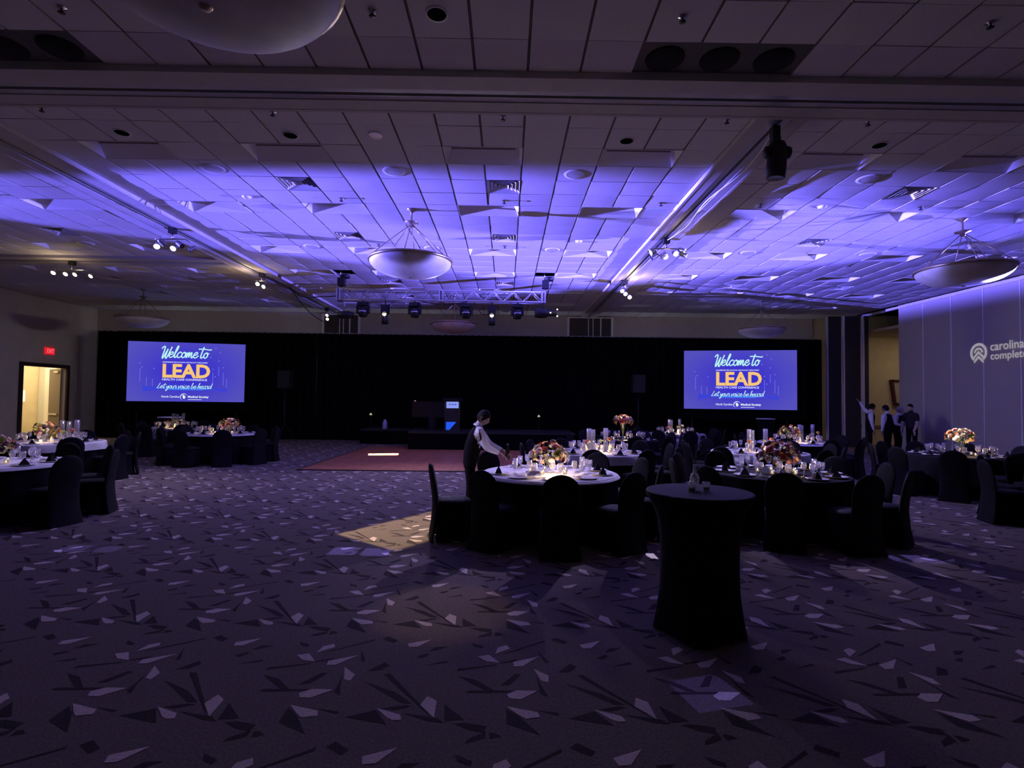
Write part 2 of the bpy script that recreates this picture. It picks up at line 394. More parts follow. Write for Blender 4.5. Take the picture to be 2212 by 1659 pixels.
# folded panels stacked across the opening
for k, (x0, x1) in enumerate(((13.38, 13.98), (14.0, 14.72), (14.74, 14.98))):
    t = thing('folded_partition', ['dark folded partition leaf beside the end of the black drape', 'middle dark folded partition leaf of the stack by the doorway',
              'narrow outer folded partition leaf next to the warm lit opening'][k], 'partition', (0, 0, 0), 0, 'folded partition leaves')
    yy = 22.45-.12*k
    MB().box(x0+.05, x1, yy, yy+.1, .03, 5.46).obj('panel_face', mat('folded_dark', (.03, .028, .032), .7), t)
    MB().box(x0, x0+.05, yy-.02, yy+.1, .03, 5.46).obj('panel_edge', MATS['edge_bright'], t)
# corridor beyond the right-hand opening
cw = struct(MB().box(13.6, 20, 24.0, 24.2, 0, CEIL+.2).box(19.8, 20, 15, 24, 0, CEIL+.2).box(15.2, 20, 17.8, 18, 0, CEIL+.2).obj('wall_corridor', hall_m))
MB().box(15.21, 19.8, 18, 24, 4.78, 4.9).obj('corridor_ceiling', mat('corridor_ceil', (.5, .4, .26), .9), cw)
MB().box(15.0, 19.8, 23.94, 23.999, 0.75, .86).obj('chair_rail', mat('rail_wood', (.25, .17, .1), .6), cw)
# hall beyond the left door
hw = struct(MB().box(-22.2, -22, 17, 30, 0, 4).box(-22, XL-.2, 17, 17.2, 0, 4).box(-22, XL-.2, 29.8, 30, 0, 4).box(-22, XL-.2, 17, 30, 4, 4.2).box(XL-.2, XL, Y1, 30, 0, 4).box(-22, XL-.2, 17, 30, -.1, 0).obj('wall_hall', hall_m))
MB().box(-21.99, -21.7, 25.55, 26.2, 0, 4).obj('hall_pilaster', mat('pilaster', (.80, .76, .64), .8), hw)
d1 = struct(MB().box(XL-.01, XL+.06, 20.16, 20.3, 0, 3.0).box(XL-.01, XL+.06, 22.3, 22.44, 0, 3.0).box(XL-.01, XL+.06, 20.3, 22.3, 2.86, 3.0).obj('door_1', frame_m))
lf = MB().box(0, .96, -.03, .03, 0.02, 2.84).obj('door_leaf', door_m, d1, (XL-.16, 22.27, 0), (0, 0, R(151)))
MB().box(.12, .86, .03, .08, .95, 1.02).obj('push_bar', steel, lf); MB().box(.1, .45, .03, .09, 2.68, 2.76).obj('door_closer', steel, lf)
t = thing('wall_lamp', 'small glowing lamp seen on the wall through the lit doorway', 'lamp', (-21.98, 24.5, 1.72))
MB().box(0, .12, -.22, .22, -.26, .26).obj('lamp_shade', emat('lamp_shade', (1., .9, .66), 1.2), t); MB().box(0, .04, -.1, .1, .26, .34).obj('wall_plate', brass, t)
t = thing('exit_sign', 'small red glowing exit sign above the lit doorway', 'sign', (XL+.04, 21.42, 3.5))
MB().box(-.035, .035, -.2, .2, -.13, .13).obj('sign_box', emat('exit_red', (.75, .012, .03), 1.), t)
me = fit_text('EXIT', -.15, .15, -.075, .075, 'exit_letters', emat('exit_letters', (1., .25, .25), 1.))
link('exit_letters', me, t, (.038, 0, 0), (0, 0, PI/2))
t = thing('wall_sconce', 'tapered wall sconce with dark red frame on corridor wall', 'sconce', (17.42, 23.99, 1.75))
b = MB()
for s in (-1, 1): b.add([(s*.17, -.16, 0), (s*.10, -.16, 0), (s*.24, -.16, 1.15), (s*.33, -.16, 1.15), (s*.17, 0, 0), (s*.10, 0, 0), (s*.24, 0, 1.15), (s*.33, 0, 1.15)],
                        [(0,1,2,3),(4,7,6,5),(0,3,7,4),(1,5,6,2),(0,4,5,1),(3,2,6,7)])
b.box(-.16, .16, -.16, 0, 0, .12).box(-.32, .32, -.16, 0, 1.06, 1.15).obj('sconce_frame', mat('sconce_red', (.09, .012, .012), .5), t)
MB().add([(-.11, -.1, .1), (.11, -.1, .1), (.25, -.1, 1.08), (-.25, -.1, 1.08)], [(0, 1, 2, 3)]).obj('sconce_panel', mat('sconce_glass', (.5, .45, .4), .5), t)

# ------------------------------------------------------------------ fixtures of the ceiling
def region(x, y):
    bay = 'left bay' if x < -7.5 else 'right bay' if x > 3.6 else 'middle bay'
    return bay
def ordinal(k): return ['first', 'second', 'third', 'fourth', 'fifth', 'sixth', 'seventh', 'eighth'][k]
tr = thing('recessed_light', '', 'light fixture', (0, 0, 0), 0, 'recessed ceiling lights'); b = MB(); hx, hy, rx, z1 = .60, .295, .50, .13
for s in (-1, 1):
    b.add([(-hx, s*hy, 0), (hx, s*hy, 0), (rx, 0, z1), (-rx, 0, z1)], [(0, 1, 2, 3)])
    b.add([(s*hx, -hy, 0), (s*hx, hy, 0), (s*rx, 0, z1)], [(0, 1, 2)])
b.obj('reflector', white_m, tr)
MB().box(-hx, hx, -hy-.008, -hy, -.006, .02).box(-hx, hx, hy, hy+.008, -.006, .02).box(-hx-.008, -hx, -hy, hy, -.006, .02).box(hx, hx+.008, -hy, hy, -.006, .02).obj('trim_frame', white_m, tr)
MB().box(-rx, rx, -.03, .03, z1-.012, z1).obj('lamp_louver', mat('louver_dark', (.12, .11, .11), .6), tr)
TP = Proto(tr)
rows_name = {1: 'nearest row', 5: 'second row', 10: 'third row', 14: 'fourth row', 18: 'fifth row', 22: 'farthest row'}
for c, r in TROF:
    x, y = GX+(c+1)*TS, GY+(r+.5)*TS
    if x < XL+.9 or x > XR-.8: continue
    bay = region(x, y); cols = [q for q in (-28, -24, -20, -16, -11, -7, -2, 2, 7, 11, 15, 19) if region(GX+(q+1)*TS, 0) == bay and XL+.9 < GX+(q+1)*TS < XR-.8]
    TP.put((x, y, CEIL), 0, f'unlit recessed white light, {rows_name[r]} of {bay}, {ordinal(cols.index(c))} from left')
vt = thing('air_vent', '', 'air vent', (0, 0, 0), 0, 'square ceiling air vents')
MB().box(-.29, .29, -.29, .29, .06, .09).obj('duct_back', mat('duct_brown', (.05, .035, .03), .7), vt)
for k in range(4):
    a0, a1, z0 = .29-.065*k, .245-.065*k, -.004-.0*k
    b = MB()
    o_ = [(-a0, -a0, z0), (a0, -a0, z0), (a0, a0, z0), (-a0, a0, z0)]; i_ = [(-a1, -a1, z0+.05), (a1, -a1, z0+.05), (a1, a1, z0+.05), (-a1, a1, z0+.05)]
    b.rings([o_, i_], True, smooth=False).obj('louver_ring', white_m, vt)
VP = Proto(vt)
for c, r in VENTS:
    x, y = GX+(c+.5)*TS, GY+(r+.5)*TS
    if not (XL+.5 < x < XR-.5 and y < Y1-.4): continue
    bay = region(x, y); cols = [q for q in (-22, -18, -7, -1, 11, 17) if region(GX+(q+.5)*TS, 0) == bay]
    VP.put((x, y, CEIL), 0, f'square four way air vent, {["nearest","second","third","farthest"][[3,8,16,20].index(r)]} row of {bay}, {["left","right"][cols.index(c)]} one')
rt = thing('return_grille', '', 'air grille', (0, 0, 0), 0, 'dark return air grilles')
MB().box(-.3, .3, -.3, .3, .02, .05).obj('grille_panel', mat('grille_grey', (.13, .12, .12), .8), rt)
MB().lathe([(.0, 0), (.21, 0), (.215, .015), (.215, .02)], 24, (0, 0, .0)).obj('round_baffle', mat('baffle_black', (.006, .006, .007), .9), rt)
RP = Proto(rt)
for c, r in RETURNS:
    side = 'upper right' if c > 0 else 'upper left'; k = (c-2) if c > 0 else (c+11)
    RP.put((GX+(c+.5)*TS, GY+(r+.5)*TS, CEIL), 0, f'dark square return grille with round baffle at {side}, {["left","middle","right"][k]} of three')
sp = thing('ceiling_speaker', '', 'speaker', (0, 0, 0), 0, 'round ceiling speakers')
MB().lathe([(.135, -.012), (.185, -.012), (.19, 0), (.19, .01)], 28).obj('speaker_ring', white_m, sp)
MB().lathe([(0, -.016), (.08, -.015), (.135, -.01)], 28).obj('speaker_grille', mat('grille_white', (.62, .61, .6), .9), sp)
SP = Proto(sp)
for y, row in ((8.95, 'near'), (13.5, 'far')):
    for x in (-10.6, -4.96, -1.94, 1.1, 6.06, 9.1, 12.1):
        SP.put((x, y+.0, CEIL-.003), 0, f'round white ceiling speaker, {row} row, {["outer left","first left","middle","first right","right bay left","right bay middle","right bay right"][[-10.6,-4.96,-1.94,1.1,6.06,9.1,12.1].index(x)]} one')
dl = thing('downlight', '', 'downlight', (0, 0, 0), 0, 'unlit recessed downlights')
MB().lathe([(.095, -.006), (.112, -.006), (.114, .016)], 24).obj('trim_ring', white_m, dl); MB().lathe([(0, -.003), (.095, -.004)], 24).obj('dark_can', mat('can_black', (.003, .003, .003), .95, spec=.02), dl)
DP = Proto(dl)
for x, y, nm in ((-5.62, 7.75, 'left of the middle bay'), (-3.19, 7.75, 'left centre of the middle bay'), (1.7, 7.75, 'right of the middle bay'), (5.42, 7.76, 'left of the right bay'),
              (-.74, 5.23, 'before the front beam near top centre'), (10.2, 7.76, 'right of the right bay')):
    DP.put((x, y, CEIL-.013), 0, f'black round downlight {nm}')
t = dup(dl, (-1.95, 7.71, CEIL-.013), 0, 'silver reflector downlight between the middle bay black downlights')
for c_ in t.children:
    if c_.name.startswith('dark_can'): c_.data = c_.data.copy(); c_.data.materials[0] = mat('silver_can', (.5, .48, .46), .25, 1.)
sk = thing('sprinkler', '', 'sprinkler', (0, 0, 0), 0, 'ceiling sprinkler heads')
MB().lathe([(.045, .02), (.045, -.008), (.016, -.012), (.012, -.05)], 12, cap1=True).obj('escutcheon', steel, sk); MB().lathe([(0, -.052), (.034, -.052), (.034, -.056), (0, -.056)], 12).obj('deflector', blk, sk)
KP = Proto(sk)
SPK = [(-6.22, 7.11), (-3.17, 7.12), (-.1, 7.14), (2.91, 7.12), (4.82, 7.12), (-4.43, 5.24), (-1.37, 5.21), (1.69, 5.21), (4.76, 5.21), (-9.8, 10.3), (-3.2, 10.2), (-.1, 10.19), (2.9, 10.19), (4.8, 10.19), (7.9, 10.19), (-3.2, 13.2), (-.1, 13.2)]
for x, y in SPK:
    row = {5: 'row before the front beam', 7: 'row just past the front beam', 10: 'middle row', 13: 'far row'}[int(y)]
    xs = sorted(p[0] for p in SPK if int(p[1]) == int(y))
    KP.put((x, y, CEIL-.006), 0, f'small dark ceiling sprinkler, {row}, {ordinal(xs.index(x))} from left')
t = thing('smoke_detector', 'white smoke detector on lit ceiling left of centre', 'smoke detector', (-4.99, 10.19, CEIL-.004))
MB().lathe([(.07, 0), (.075, -.02), (.05, -.045), (0, -.05)], 20).obj('detector_body', white_m, t); MB().lathe([(.09, 0), (.09, -.008), (.06, -.01)], 20).obj('detector_base', white_m, t)
dup(t, (6.03, 10.25, CEIL-.004), 0, 'white smoke detector on lit ceiling of the right bay')
dup(t, (1.66, 12.71, CEIL-.004), 0, 'white smoke detector on middle bay ceiling near the right track')

# pendants: alabaster bowls on six rods
pd = thing('bowl_pendant', '', 'pendant light', (0, 0, 0), 0, 'bowl pendants')
MB().lathe([(0, 0), (.10, 0), (.10, -.02), (.03, -.06), (.018, -.09), (.018, -.22), (.06, -.25), (.14, -.265), (.14, -.285), (.05, -.31), (.045, -.36), (0, -.38)], 20).obj('canopy', brass, pd)
RZ = -1.06
b = MB(); prof = [(.81*math.sin(k/12*PI/2), RZ-.32*math.cos(k/12*PI/2)) for k in range(13)]
b.lathe(prof, 48).obj('glass_bowl', alab, pd)
MB().lathe([(.80, RZ-.02), (.835, RZ-.02), (.84, RZ+.01), (.835, RZ+.035), (.80, RZ+.035), (.80, RZ-.02)], 48).obj('rim', brass, pd)
MB().lathe([(0, RZ-.34), (.03, RZ-.335), (.045, RZ-.315)], 14).obj('finial', brass, pd)
for k in range(6):
    a = k*PI/3+.3
    MB().tube([(.04*math.cos(a), .04*math.sin(a), -.33), (.81*math.cos(a), .81*math.sin(a), RZ+.03)], .009, 6).obj('suspension_rod', brass, pd)
PP = Proto(pd)
for x, y, lb in ((-1.96, 10.75, 'stone bowl pendant glowing purple in the middle of the lit ceiling'), (9.24, 10.81, 'stone bowl pendant near the right wall, struck white at its right edge'),
              (-1.92, 3.33, 'large dim bowl pendant overhead, cropped by the top edge'), (-13.02, 19.29, 'bowl pendant hanging above the left screen'),
              (-1.96, 19.6, 'dark bowl pendant hanging behind the lighting truss'), (9.41, 19.86, 'bowl pendant hanging above the right screen')):
    PP.put((x, y, CEIL-.002), rnd.uniform(0, 1), lb)

# ------------------------------------------------------------------ drape, stage, dance floor
dr = thing('stage_drape', 'long black velvet drape along the far wall behind the screens', 'drape', (0, 23.05, 0))
xa, xb, n = -17.4, 13.5, 10
for k in range(n):
    x0, x1 = xa+(xb-xa)*k/n, xa+(xb-xa)*(k+1)/n; top = []; bot = []; M_ = 60
    for i in range(M_+1):
        u = x0+(x1-x0)*i/M_; w = .05*math.sin(u*21+k)+.02*math.sin(u*53); top.append((u, w*.6, 4.54)); bot.append((u, w, .01))
    MB().rings([bot, top], False).obj('drape_panel', velvet_m, dr)
MB().tube([(xa, .0, 4.53), (xb, .0, 4.56)], .025).obj('drape_pipe', alu_m, dr)
for k in range(n+1): MB().tube([(xa+(xb-xa)*k/n, .12, 0), (xa+(xb-xa)*k/n, .12, 4.53)], .025).box(xa+(xb-xa)*k/n-.2, xa+(xb-xa)*k/n+.2, 0, .35, 0, .012).obj('drape_upright', alu_m, dr)

fl_ = thing('dance_floor', 'reddish brown parquet dance floor in front of the stage', 'dance floor', (-1.4, 16.6, 0))
X0, X1, ya, yb = -5.05, 2.25, 13.35, 20.0
pw = (X1-X0)/8; ph = (yb-ya)/8
pme = MB().box(-pw/2+.003, pw/2-.003, -ph/2+.003, ph/2-.003, .002, .02).mesh('floor_panel', wood_m)
for i in range(8):
    for j in range(8): link('floor_panel', pme, fl_, (X0+pw*(i+.5)+1.4, ya+ph*(j+.5)-16.6, 0))
ed = MB()
for a in ((X0-.06, X1+.06, ya-.06, ya), (X0-.06, X1+.06, yb, yb+.06), (X0-.06, X0, ya, yb), (X1, X1+.06, ya, yb)): ed.box(a[0]+1.4, a[1]+1.4, a[2]-16.6, a[3]-16.6, .0, .018)
ed.obj('edge_ramp', mat('ramp_dark', (.05, .02, .016), .5), fl_)
def riser(label, x0, x1, y0, y1, h, stairs=False):
    t = thing('stage_riser', label, 'stage', ((x0+x1)/2, (y0+y1)/2, 0)); w, d = (x1-x0)/2, (y1-y0)/2; k = max(1, round((x1-x0)/1.22))
    for i in range(k): MB().box(-w+2*w*i/k+.003, -w+2*w*(i+1)/k-.003, -d, d, h-.06, h).obj('deck_panel', mat('stage_deck', (.018, .017, .02), .6), t)
    pts = [(-w, -d), (w, -d), (w, d), (-w, d), (-w, -d)]; ring = []
    for (a, b_), (c, e) in zip(pts, pts[1:]):
        m_ = int(max(abs(c-a), abs(e-b_))*16)
        for i in range(m_): ring.append((a+(c-a)*i/m_, b_+(e-b_)*i/m_, .012*math.sin(i*1.9)))
    lo = [(x*(1+q*.6/w), y*(1+q*.6/d), .02) for x, y, q in ring]; hi = [(x, y, h-.06) for x, y, q in ring]
    MB().rings([lo, hi]).obj('stage_skirt', velvet_m, t)
    return t
riser('black skirted stage riser carrying the lit lectern', -3.45, 2.4, 18.97, 21.2, .64)
riser('lower black riser behind, at the left end of the stage', -5.75, -3.5, 21.3, 22.7, .58)

# lectern
t = thing('lectern', 'slim clear lectern with a lit blue sign on the stage', 'lectern', (-1.93, 19.25, .64))
MB().box(-.31, .31, -.22, .22, 0, .03).obj('base_plate', blk, t)
for s in (-1, 1): MB().box(s*.25-.02, s*.25+.02, -.13, .13, .03, 1.05).obj('side_post', glass_v, t)
MB().box(-.23, .23, .0, .02, .03, 1.0).obj('front_panel', mat('acrylic_dark', (.035, .034, .04), .15), t)
MB().add([(-.22, -.012, .06), (-.22, -.012, .34), (.14, -.012, .34), (-.1, -.012, .06)], [(0, 3, 2, 1)]).obj('blue_panel', emat('blue_panel', (.02, .11, .95), .9), t)
sg = MB().box(-.215, .215, -.05, -.02, .83, 1.06).obj('sign_screen', emat('sign_screen', (.30, .38, 1.0), .85), t)
for k in range(3): MB().box(-.13+.1*k, -.06+.1*k, -.054, -.051, .94, .985).obj('sign_lettering', emat('sign_ink', (.10, .14, .6), .8), sg)
MB().add([(-.33, -.2, 1.09), (.33, -.2, 1.09), (.33, .22, 1.17), (-.33, .22, 1.17), (-.33, -.2, 1.11), (.33, -.2, 1.11), (.33, .22, 1.19), (-.33, .22, 1.19)],
         [(0,3,2,1),(4,5,6,7),(0,1,5,4),(1,2,6,5),(2,3,7,6),(3,0,4,7)]).obj('reading_top', blk, t)
for s in (-1, 1): MB().tube([(s*.27, .1, 1.17), (s*.28, .05, 1.3), (s*.2, -.05, 1.36)], .008, 6).obj('microphone', blk, t)
# stage extras
for x, lb in ((-5.63, 'tiny lamp on a black stand left of the stage'), (1.33, 'tiny lamp on a black stand right of the lectern')):
    t = thing('lamp_stand', lb, 'lamp', (x, 22.45, 0 if x < 0 else 0), 0)
    MB().lathe([(.16, 0), (.16, .02), (.02, .03), (.015, 1.0)], 12).obj('stand', blk, t); MB().lathe([(.02, 1.0), (.05, 1.05), (.06, 1.1)], 12).obj('lamp_holder', blk, t)
    MB().lathe([(.0, 1.04), (.05, 1.06), (.055, 1.12), (.03, 1.17), (0, 1.19)], 12).obj('bulb', emat('bulb_warm', (1., .92, .66), .45), t)
t = thing('water_jug', 'pale water jug on the lower riser left of the stage', 'jug', (-4.85, 21.6, .58))
MB().lathe([(0, 0), (.09, 0), (.10, .05), (.10, .24), (.07, .3), (.05, .33)], 16).obj('jug_body', mat('jug_pale', (.55, .58, .8), .3), t); MB().lathe([(.05, .33), (.05, .37), (0, .375)], 12).obj('jug_cap', white_m, t)
t = thing('confidence_monitor', 'low black monitor wedge with a tiny pink light on the stage', 'monitor', (-3.05, 20.6, .64))
MB().box(-.55, 1.0, 0, .12, .45, 1.05).obj('monitor_screen', mat('monitor_black', (.006, .006, .012), .3), t); MB().box(.1, .35, -.1, .25, 0, .45).obj('monitor_foot', blk, t)
MB().lathe([(0, .0), (.03, .0), (.03, .02), (0, .02)], 10, (-.45, .05, 1.06)).obj('power_light', emat('pink_led', (1., .45, .42), 1.), t)
for x, lb in ((-8.85, 'black loudspeaker on a pole left of the stage, against the drape'), (5.26, 'black loudspeaker on a pole right of the stage, against the drape')):
    t = thing('pole_speaker', lb, 'speaker', (x, 21.6, 0))
    MB().box(-.24, .24, -.2, .2, 2.15, 2.85).obj('speaker_cabinet', mat('cabinet_black', (.012, .012, .012), .6), t)
    MB().box(-.21, .21, -.212, -.2, 2.2, 2.8).obj('speaker_grille', mat('grille_black', (.02, .02, .019), .8), t)
    MB().tube([(0, 0, .1), (0, 0, 2.15)], .025).obj('pole', blk, t)
    for k in range(3): MB().tube([(0, 0, .75), (.5*math.cos(k*2.1+.5), .5*math.sin(k*2.1+.5), .01)], .014, 6).obj('leg', blk, t)

# ------------------------------------------------------------------ projection screens
GL = {'a': ([[(.9,.85),(.6,1),(.2,.8),(.05,.35),(.25,0),(.6,.15),(.85,.6),(.92,.95),(.85,.3),(1,0),(1.25,.2)]], 1.15),
 'b': ([[(.1,.7),(.35,1.7),(.4,2),(.25,1.9),(.15,1),(.15,.2),(.4,0),(.75,.3),(.7,.75),(.4,.85)]], .95),
 'c': ([[(.8,.8),(.55,1),(.2,.75),(.1,.3),(.35,0),(.7,.1),(.95,.35)]], .85),
 'd': ([[(.85,.8),(.5,1),(.15,.7),(.1,.25),(.35,0),(.7,.3),(.95,1.2),(1.1,2),(.95,.9),(.95,.1),(1.2,.1)]], 1.15),
 'e': ([[(.1,.45),(.6,.6),(.7,.9),(.45,1),(.15,.7),(.1,.25),(.4,0),(.75,.15),(1,.45)]], .9),
 'h': ([[(.1,.9),(.4,1.8),(.35,2),(.2,1.5),(.1,0),(.3,.6),(.6,.95),(.75,.8),(.7,.1),(.95,.1)]], .95),
 'i': ([[(.1,.9),(.1,.1),(.3,0),(.5,.3)], [(.15,1.35),(.22,1.45)]], .48),
 'l': ([[(0,.3),(.4,1.3),(.5,1.95),(.35,2),(.2,1.2),(.2,.2),(.4,0),(.65,.3)]], .6),
 'm': ([[(.05,.95),(.1,0),(.3,.7),(.5,.95),(.55,.1),(.75,.7),(.95,.95),(1.02,.2),(1.2,0),(1.4,.3)]], 1.35),
 'o': ([[(.5,1),(.15,.75),(.1,.3),(.4,0),(.75,.3),(.7,.8),(.45,1),(.6,.8),(1,.85)]], .9),
 'r': ([[(.05,.8),(.2,1.05),(.3,.8),(.55,.95),(.5,.4),(.6,0),(.9,.3)]], .78),
 't': ([[(.45,1.8),(.3,.8),(.3,.15),(.5,0),(.75,.25)], [(-.1,1.25),(.9,1.35)]], .7),
 'T': ([[(.45,2.0),(.3,.9),(.3,.15),(.5,0),(.75,.25)], [(-.5,1.6),(.5,1.62),(1.7,1.5),(2.0,1.62)]], .75),
 'u': ([[(.05,.95),(.05,.3),(.25,0),(.55,.2),(.75,.95),(.75,.15),(1,.1)]], .95),
 'v': ([[(.05,.95),(.2,.1),(.3,0),(.7,.9),(.95,.85)]], .85),
 'y': ([[(.05,.95),(.1,.35),(.35,.2),(.7,.95),(.6,-.2),(.3,-.9),(.05,-.7),(.5,-.1),(1,.3)]], .9),
 'W': ([[(-.2,1.5),(0,1.85),(.3,1.9),(.35,1.2),(.3,.1),(.45,-.1),(.9,1.3),(.95,1.4),(.85,.3),(.95,-.15),(1.2,.1),(1.6,1.9)]], 1.4),
 'L': ([[(.65,1.9),(.4,1),(.05,.1),(.2,.05),(.6,.05),(1.2,.35)]], 1.05), ' ': ([], .5), '_': ([], .3)}
def spline(p, k=6):
    out = []
    for i in range(len(p)-1):
        a, b, c, d = [Vector(p[max(0, min(len(p)-1, j))]) for j in (i-1, i, i+1, i+2)]
        for q in range(k):
            s = q/k; out.append(.5*((2*b)+(c-a)*s+(2*a-5*b+4*c-d)*s*s+(3*b-a-3*c+d)*s**3))
    return out+[Vector(p[-1])]
def script_mesh(txt, x0, x1, z0, z1, name, mt, wd=.13):
    x = 0; strokes = []
    for ch in txt:
        st, adv = GL[ch]
        for s in st: strokes.append(spline([(x+a+.28*b, b) for a, b in s]))
        x += adv
    ax = min(p.x for s in strokes for p in s); bx = max(p.x for s in strokes for p in s)
    ay = min(p.y for s in strokes for p in s); by = max(p.y for s in strokes for p in s)
    kx, kz = (x1-x0)/(bx-ax), (z1-z0)/(by-ay); b = MB()
    for s in strokes:
        L, Rr = [], []
        for i, p in enumerate(s):
            d = s[min(i+1, len(s)-1)]-s[max(i-1, 0)]; d = d.normalized() if d.length > 1e-6 else Vector((1, 0)); nn = Vector((-d.y, d.x))*wd*(1.15-.35*abs(d.x))
            for q, lst in ((p+nn, L), (p-nn, Rr)): lst.append((x0+(q.x-ax)*kx, 0, z0+(q.y-ay)*kz))
        b.rings([L, Rr], False, smooth=False)
    return b.mesh(name, mt)
def screen_mat():
    mt = emat('screen_picture', (1, 1, 1), 1.0); nt = mt.node_tree; e = nt.nodes['Emission']
    tc = nt.nodes.new('ShaderNodeTexCoord'); mp = nt.nodes.new('ShaderNodeMapping'); mp.inputs['Scale'].default_value = (.42, 1, .62)
    gr = nt.nodes.new('ShaderNodeTexGradient'); gr.gradient_type = 'SPHERICAL'
    nt.links.new(tc.outputs['Object'], mp.inputs[0]); nt.links.new(mp.outputs[0], gr.inputs[0])
    r = nt.nodes.new('ShaderNodeValToRGB'); r.color_ramp.elements[0].color = (.088, .078, .50, 1); r.color_ramp.elements[1].color = (.042, .030, .60, 1)
    r.color_ramp.elements[1].position = .75
    nt.links.new(gr.outputs[1], r.inputs[0]); nt.links.new(r.outputs[0], e.inputs[0]); return mt
def build_screen(tl, tr_, w, h, label):
    tl, tr_ = Vector(tl), Vector(tr_); c = (tl+tr_)/2; c.z -= h/2
    t = thing('projection_screen', label, 'screen', c, math.atan2(tr_.y-tl.y, tr_.x-tl.x), 'projection screens')
    X = lambda u: (u-.5)*w
    Z = lambda v: (.5-v)*h
    pic = MB().add([(-w/2, 0, -h/2), (w/2, 0, -h/2), (w/2, 0, h/2), (-w/2, 0, h/2)], [(0, 1, 2, 3)]).obj('screen_picture', screen_mat(), t)
    fr = MB(); e = .07
    for a in ((-w/2-e, w/2+e, h/2, h/2+e), (-w/2-e, w/2+e, -h/2-e, -h/2), (-w/2-e, -w/2, -h/2, h/2), (w/2, w/2+e, -h/2, h/2)): fr.box(a[0], a[1], -.02, .05, a[2], a[3])
    fr.box(-w/2-.35, w/2+.35, .06, .08, -h/2-.4, h/2+.35)
    fr.obj('screen_frame', velvet_m, t)
    for s in (-1, 1): MB().box(s*w*.42-.03, s*w*.42+.03, .09, .14, -c.z, -h/2).box(s*w*.42-.05, s*w*.42+.05, -.5, .6, -c.z, -c.z+.04).obj('support_leg', blk, t)
    cy = emat('pale_cyan', (.55, .98, 1.0), .9); og = emat('amber', (.93, .57, .19), 1.); lv = emat('lavender', (.62, .64, 1.0), 1.); wh = emat('white_light', (.85, .95, 1.0), .95)
    yv = -.012
    bd = MB().add([(X(.13), 0, Z(.84)), (X(.27), 0, Z(.80)), (X(.73), 0, Z(.80)), (X(.84), 0, Z(.84)), (X(.84), 0, Z(.77)), (X(.6), 0, Z(.755)), (X(.4), 0, Z(.76)), (X(.13), 0, Z(.74))], [(0, 1, 2, 3, 4, 5, 6, 7)]).obj('blue_band', emat('band_blue', (.045, .055, .66), 1.), pic, (0, -.004, 0))
    MB().add([(X(.36), 0, Z(.805)), (X(.62), 0, Z(.805)), (X(.70), 0, Z(.785)), (X(.5), 0, Z(.775)), (X(.30), 0, Z(.785))], [(0, 1, 2, 3, 4)]).obj('glow_band', emat('band_bright', (.05, .20, .90), 1.), pic, (0, -.007, 0))
    dt = MB(); dd = emat('dot_blue', (.16, .16, .85), 1.)
    for u, v in ((.10, .36), (.12, .43), (.22, .45), (.70, .24), (.78, .15), (.77, .30), (.81, .41), (.72, .44), (.74, .57), (.74, .08)): dt.add([(X(u)+.026*math.cos(a*PI/4), 0, Z(v)+.026*math.sin(a*PI/4)) for a in range(8)], [tuple(range(8))])
    for u, v0, v1 in ((.105, .45, .68), (.21, .62, .75), (.16, .6, .75), (.72, .5, .7), (.81, .5, .72), (.84, .6, .75), (.77, .4, .55)): dt.box(X(u)-.01, X(u)+.01, -.001, .001, Z(v1), Z(v0), 0)
    dt.obj('sparkle_dots', dd, pic, (0, -.003, 0))
    link('welcome_lettering', script_mesh('Welcome_To', X(.282), X(.705), Z(.275), Z(.06), 'welcome_lettering', cy, .115), pic, (0, yv, 0))
    me = fit_text('LEAD', X(.292), X(.696), Z(.60), Z(.365), 'lead_lettering', og, .035); link('lead_lettering', me, pic, (0, yv, 0))
    me = fit_text('LEADERSHIP EDUCATION ADVOCACY DISCOVERY', X(.29), X(.675), Z(.348), Z(.326), 'tagline_lettering', lv, .035); link('tagline_lettering', me, pic, (0, yv, 0))
    me = fit_text('HEALTH CARE CONFERENCE', X(.29), X(.672), Z(.648), Z(.612), 'conference_lettering', lv, .03); link('conference_lettering', me, pic, (0, yv, 0))
    link('slogan_lettering', script_mesh('Let your voice be heard', X(.25), X(.722), Z(.82), Z(.685), 'slogan_lettering', cy, .105), pic, (0, yv, 0))
    me = fit_text('North Carolina', X(.29), X(.44), Z(.935), Z(.90), 'state_lettering', wh, .012); link('state_lettering', me, pic, (0, yv, 0))
    me = fit_text('Medical Society', X(.512), X(.69), Z(.945), Z(.90), 'society_lettering', wh, .03); link('society_lettering', me, pic, (0, yv, 0))
    b = MB(); cx, cz = X(.477), Z(.92); arc = [(a*PI/180) for a in range(20, 260, 12)]
    b.rings([[(cx+.135*math.cos(a), 0, cz+.135*math.sin(a)) for a in arc], [(cx+(.135-.03*math.sin((a-arc[0])/(arc[-1]-arc[0])*PI))*math.cos(a), 0, cz+(.135-.03*math.sin((a-arc[0])/(arc[-1]-arc[0])*PI))*math.sin(a)) for a in arc]], False)
    b.add([(cx-.05, 0, cz+.06), (cx+.0, 0, cz+.08), (cx+.07, 0, cz), (cx+.02, 0, cz-.09), (cx-.03, 0, cz-.05)], [(0, 4, 3, 2, 1)])
    b.box(X(.512), X(.63), -.001, .001, Z(.967), Z(.96)); b.obj('society_emblem', wh, pic, (0, yv, 0))
    return t
build_screen((-15.12, 21.6, 3.955), (-10.89, 22.5, 3.97), 4.325, 2.395, 'bright blue projection screen at the left showing the welcome slide')
build_screen((7.39, 22.5, 3.95), (11.66, 21.6, 3.93), 4.364, 2.42, 'bright blue projection screen at the right showing the welcome slide')
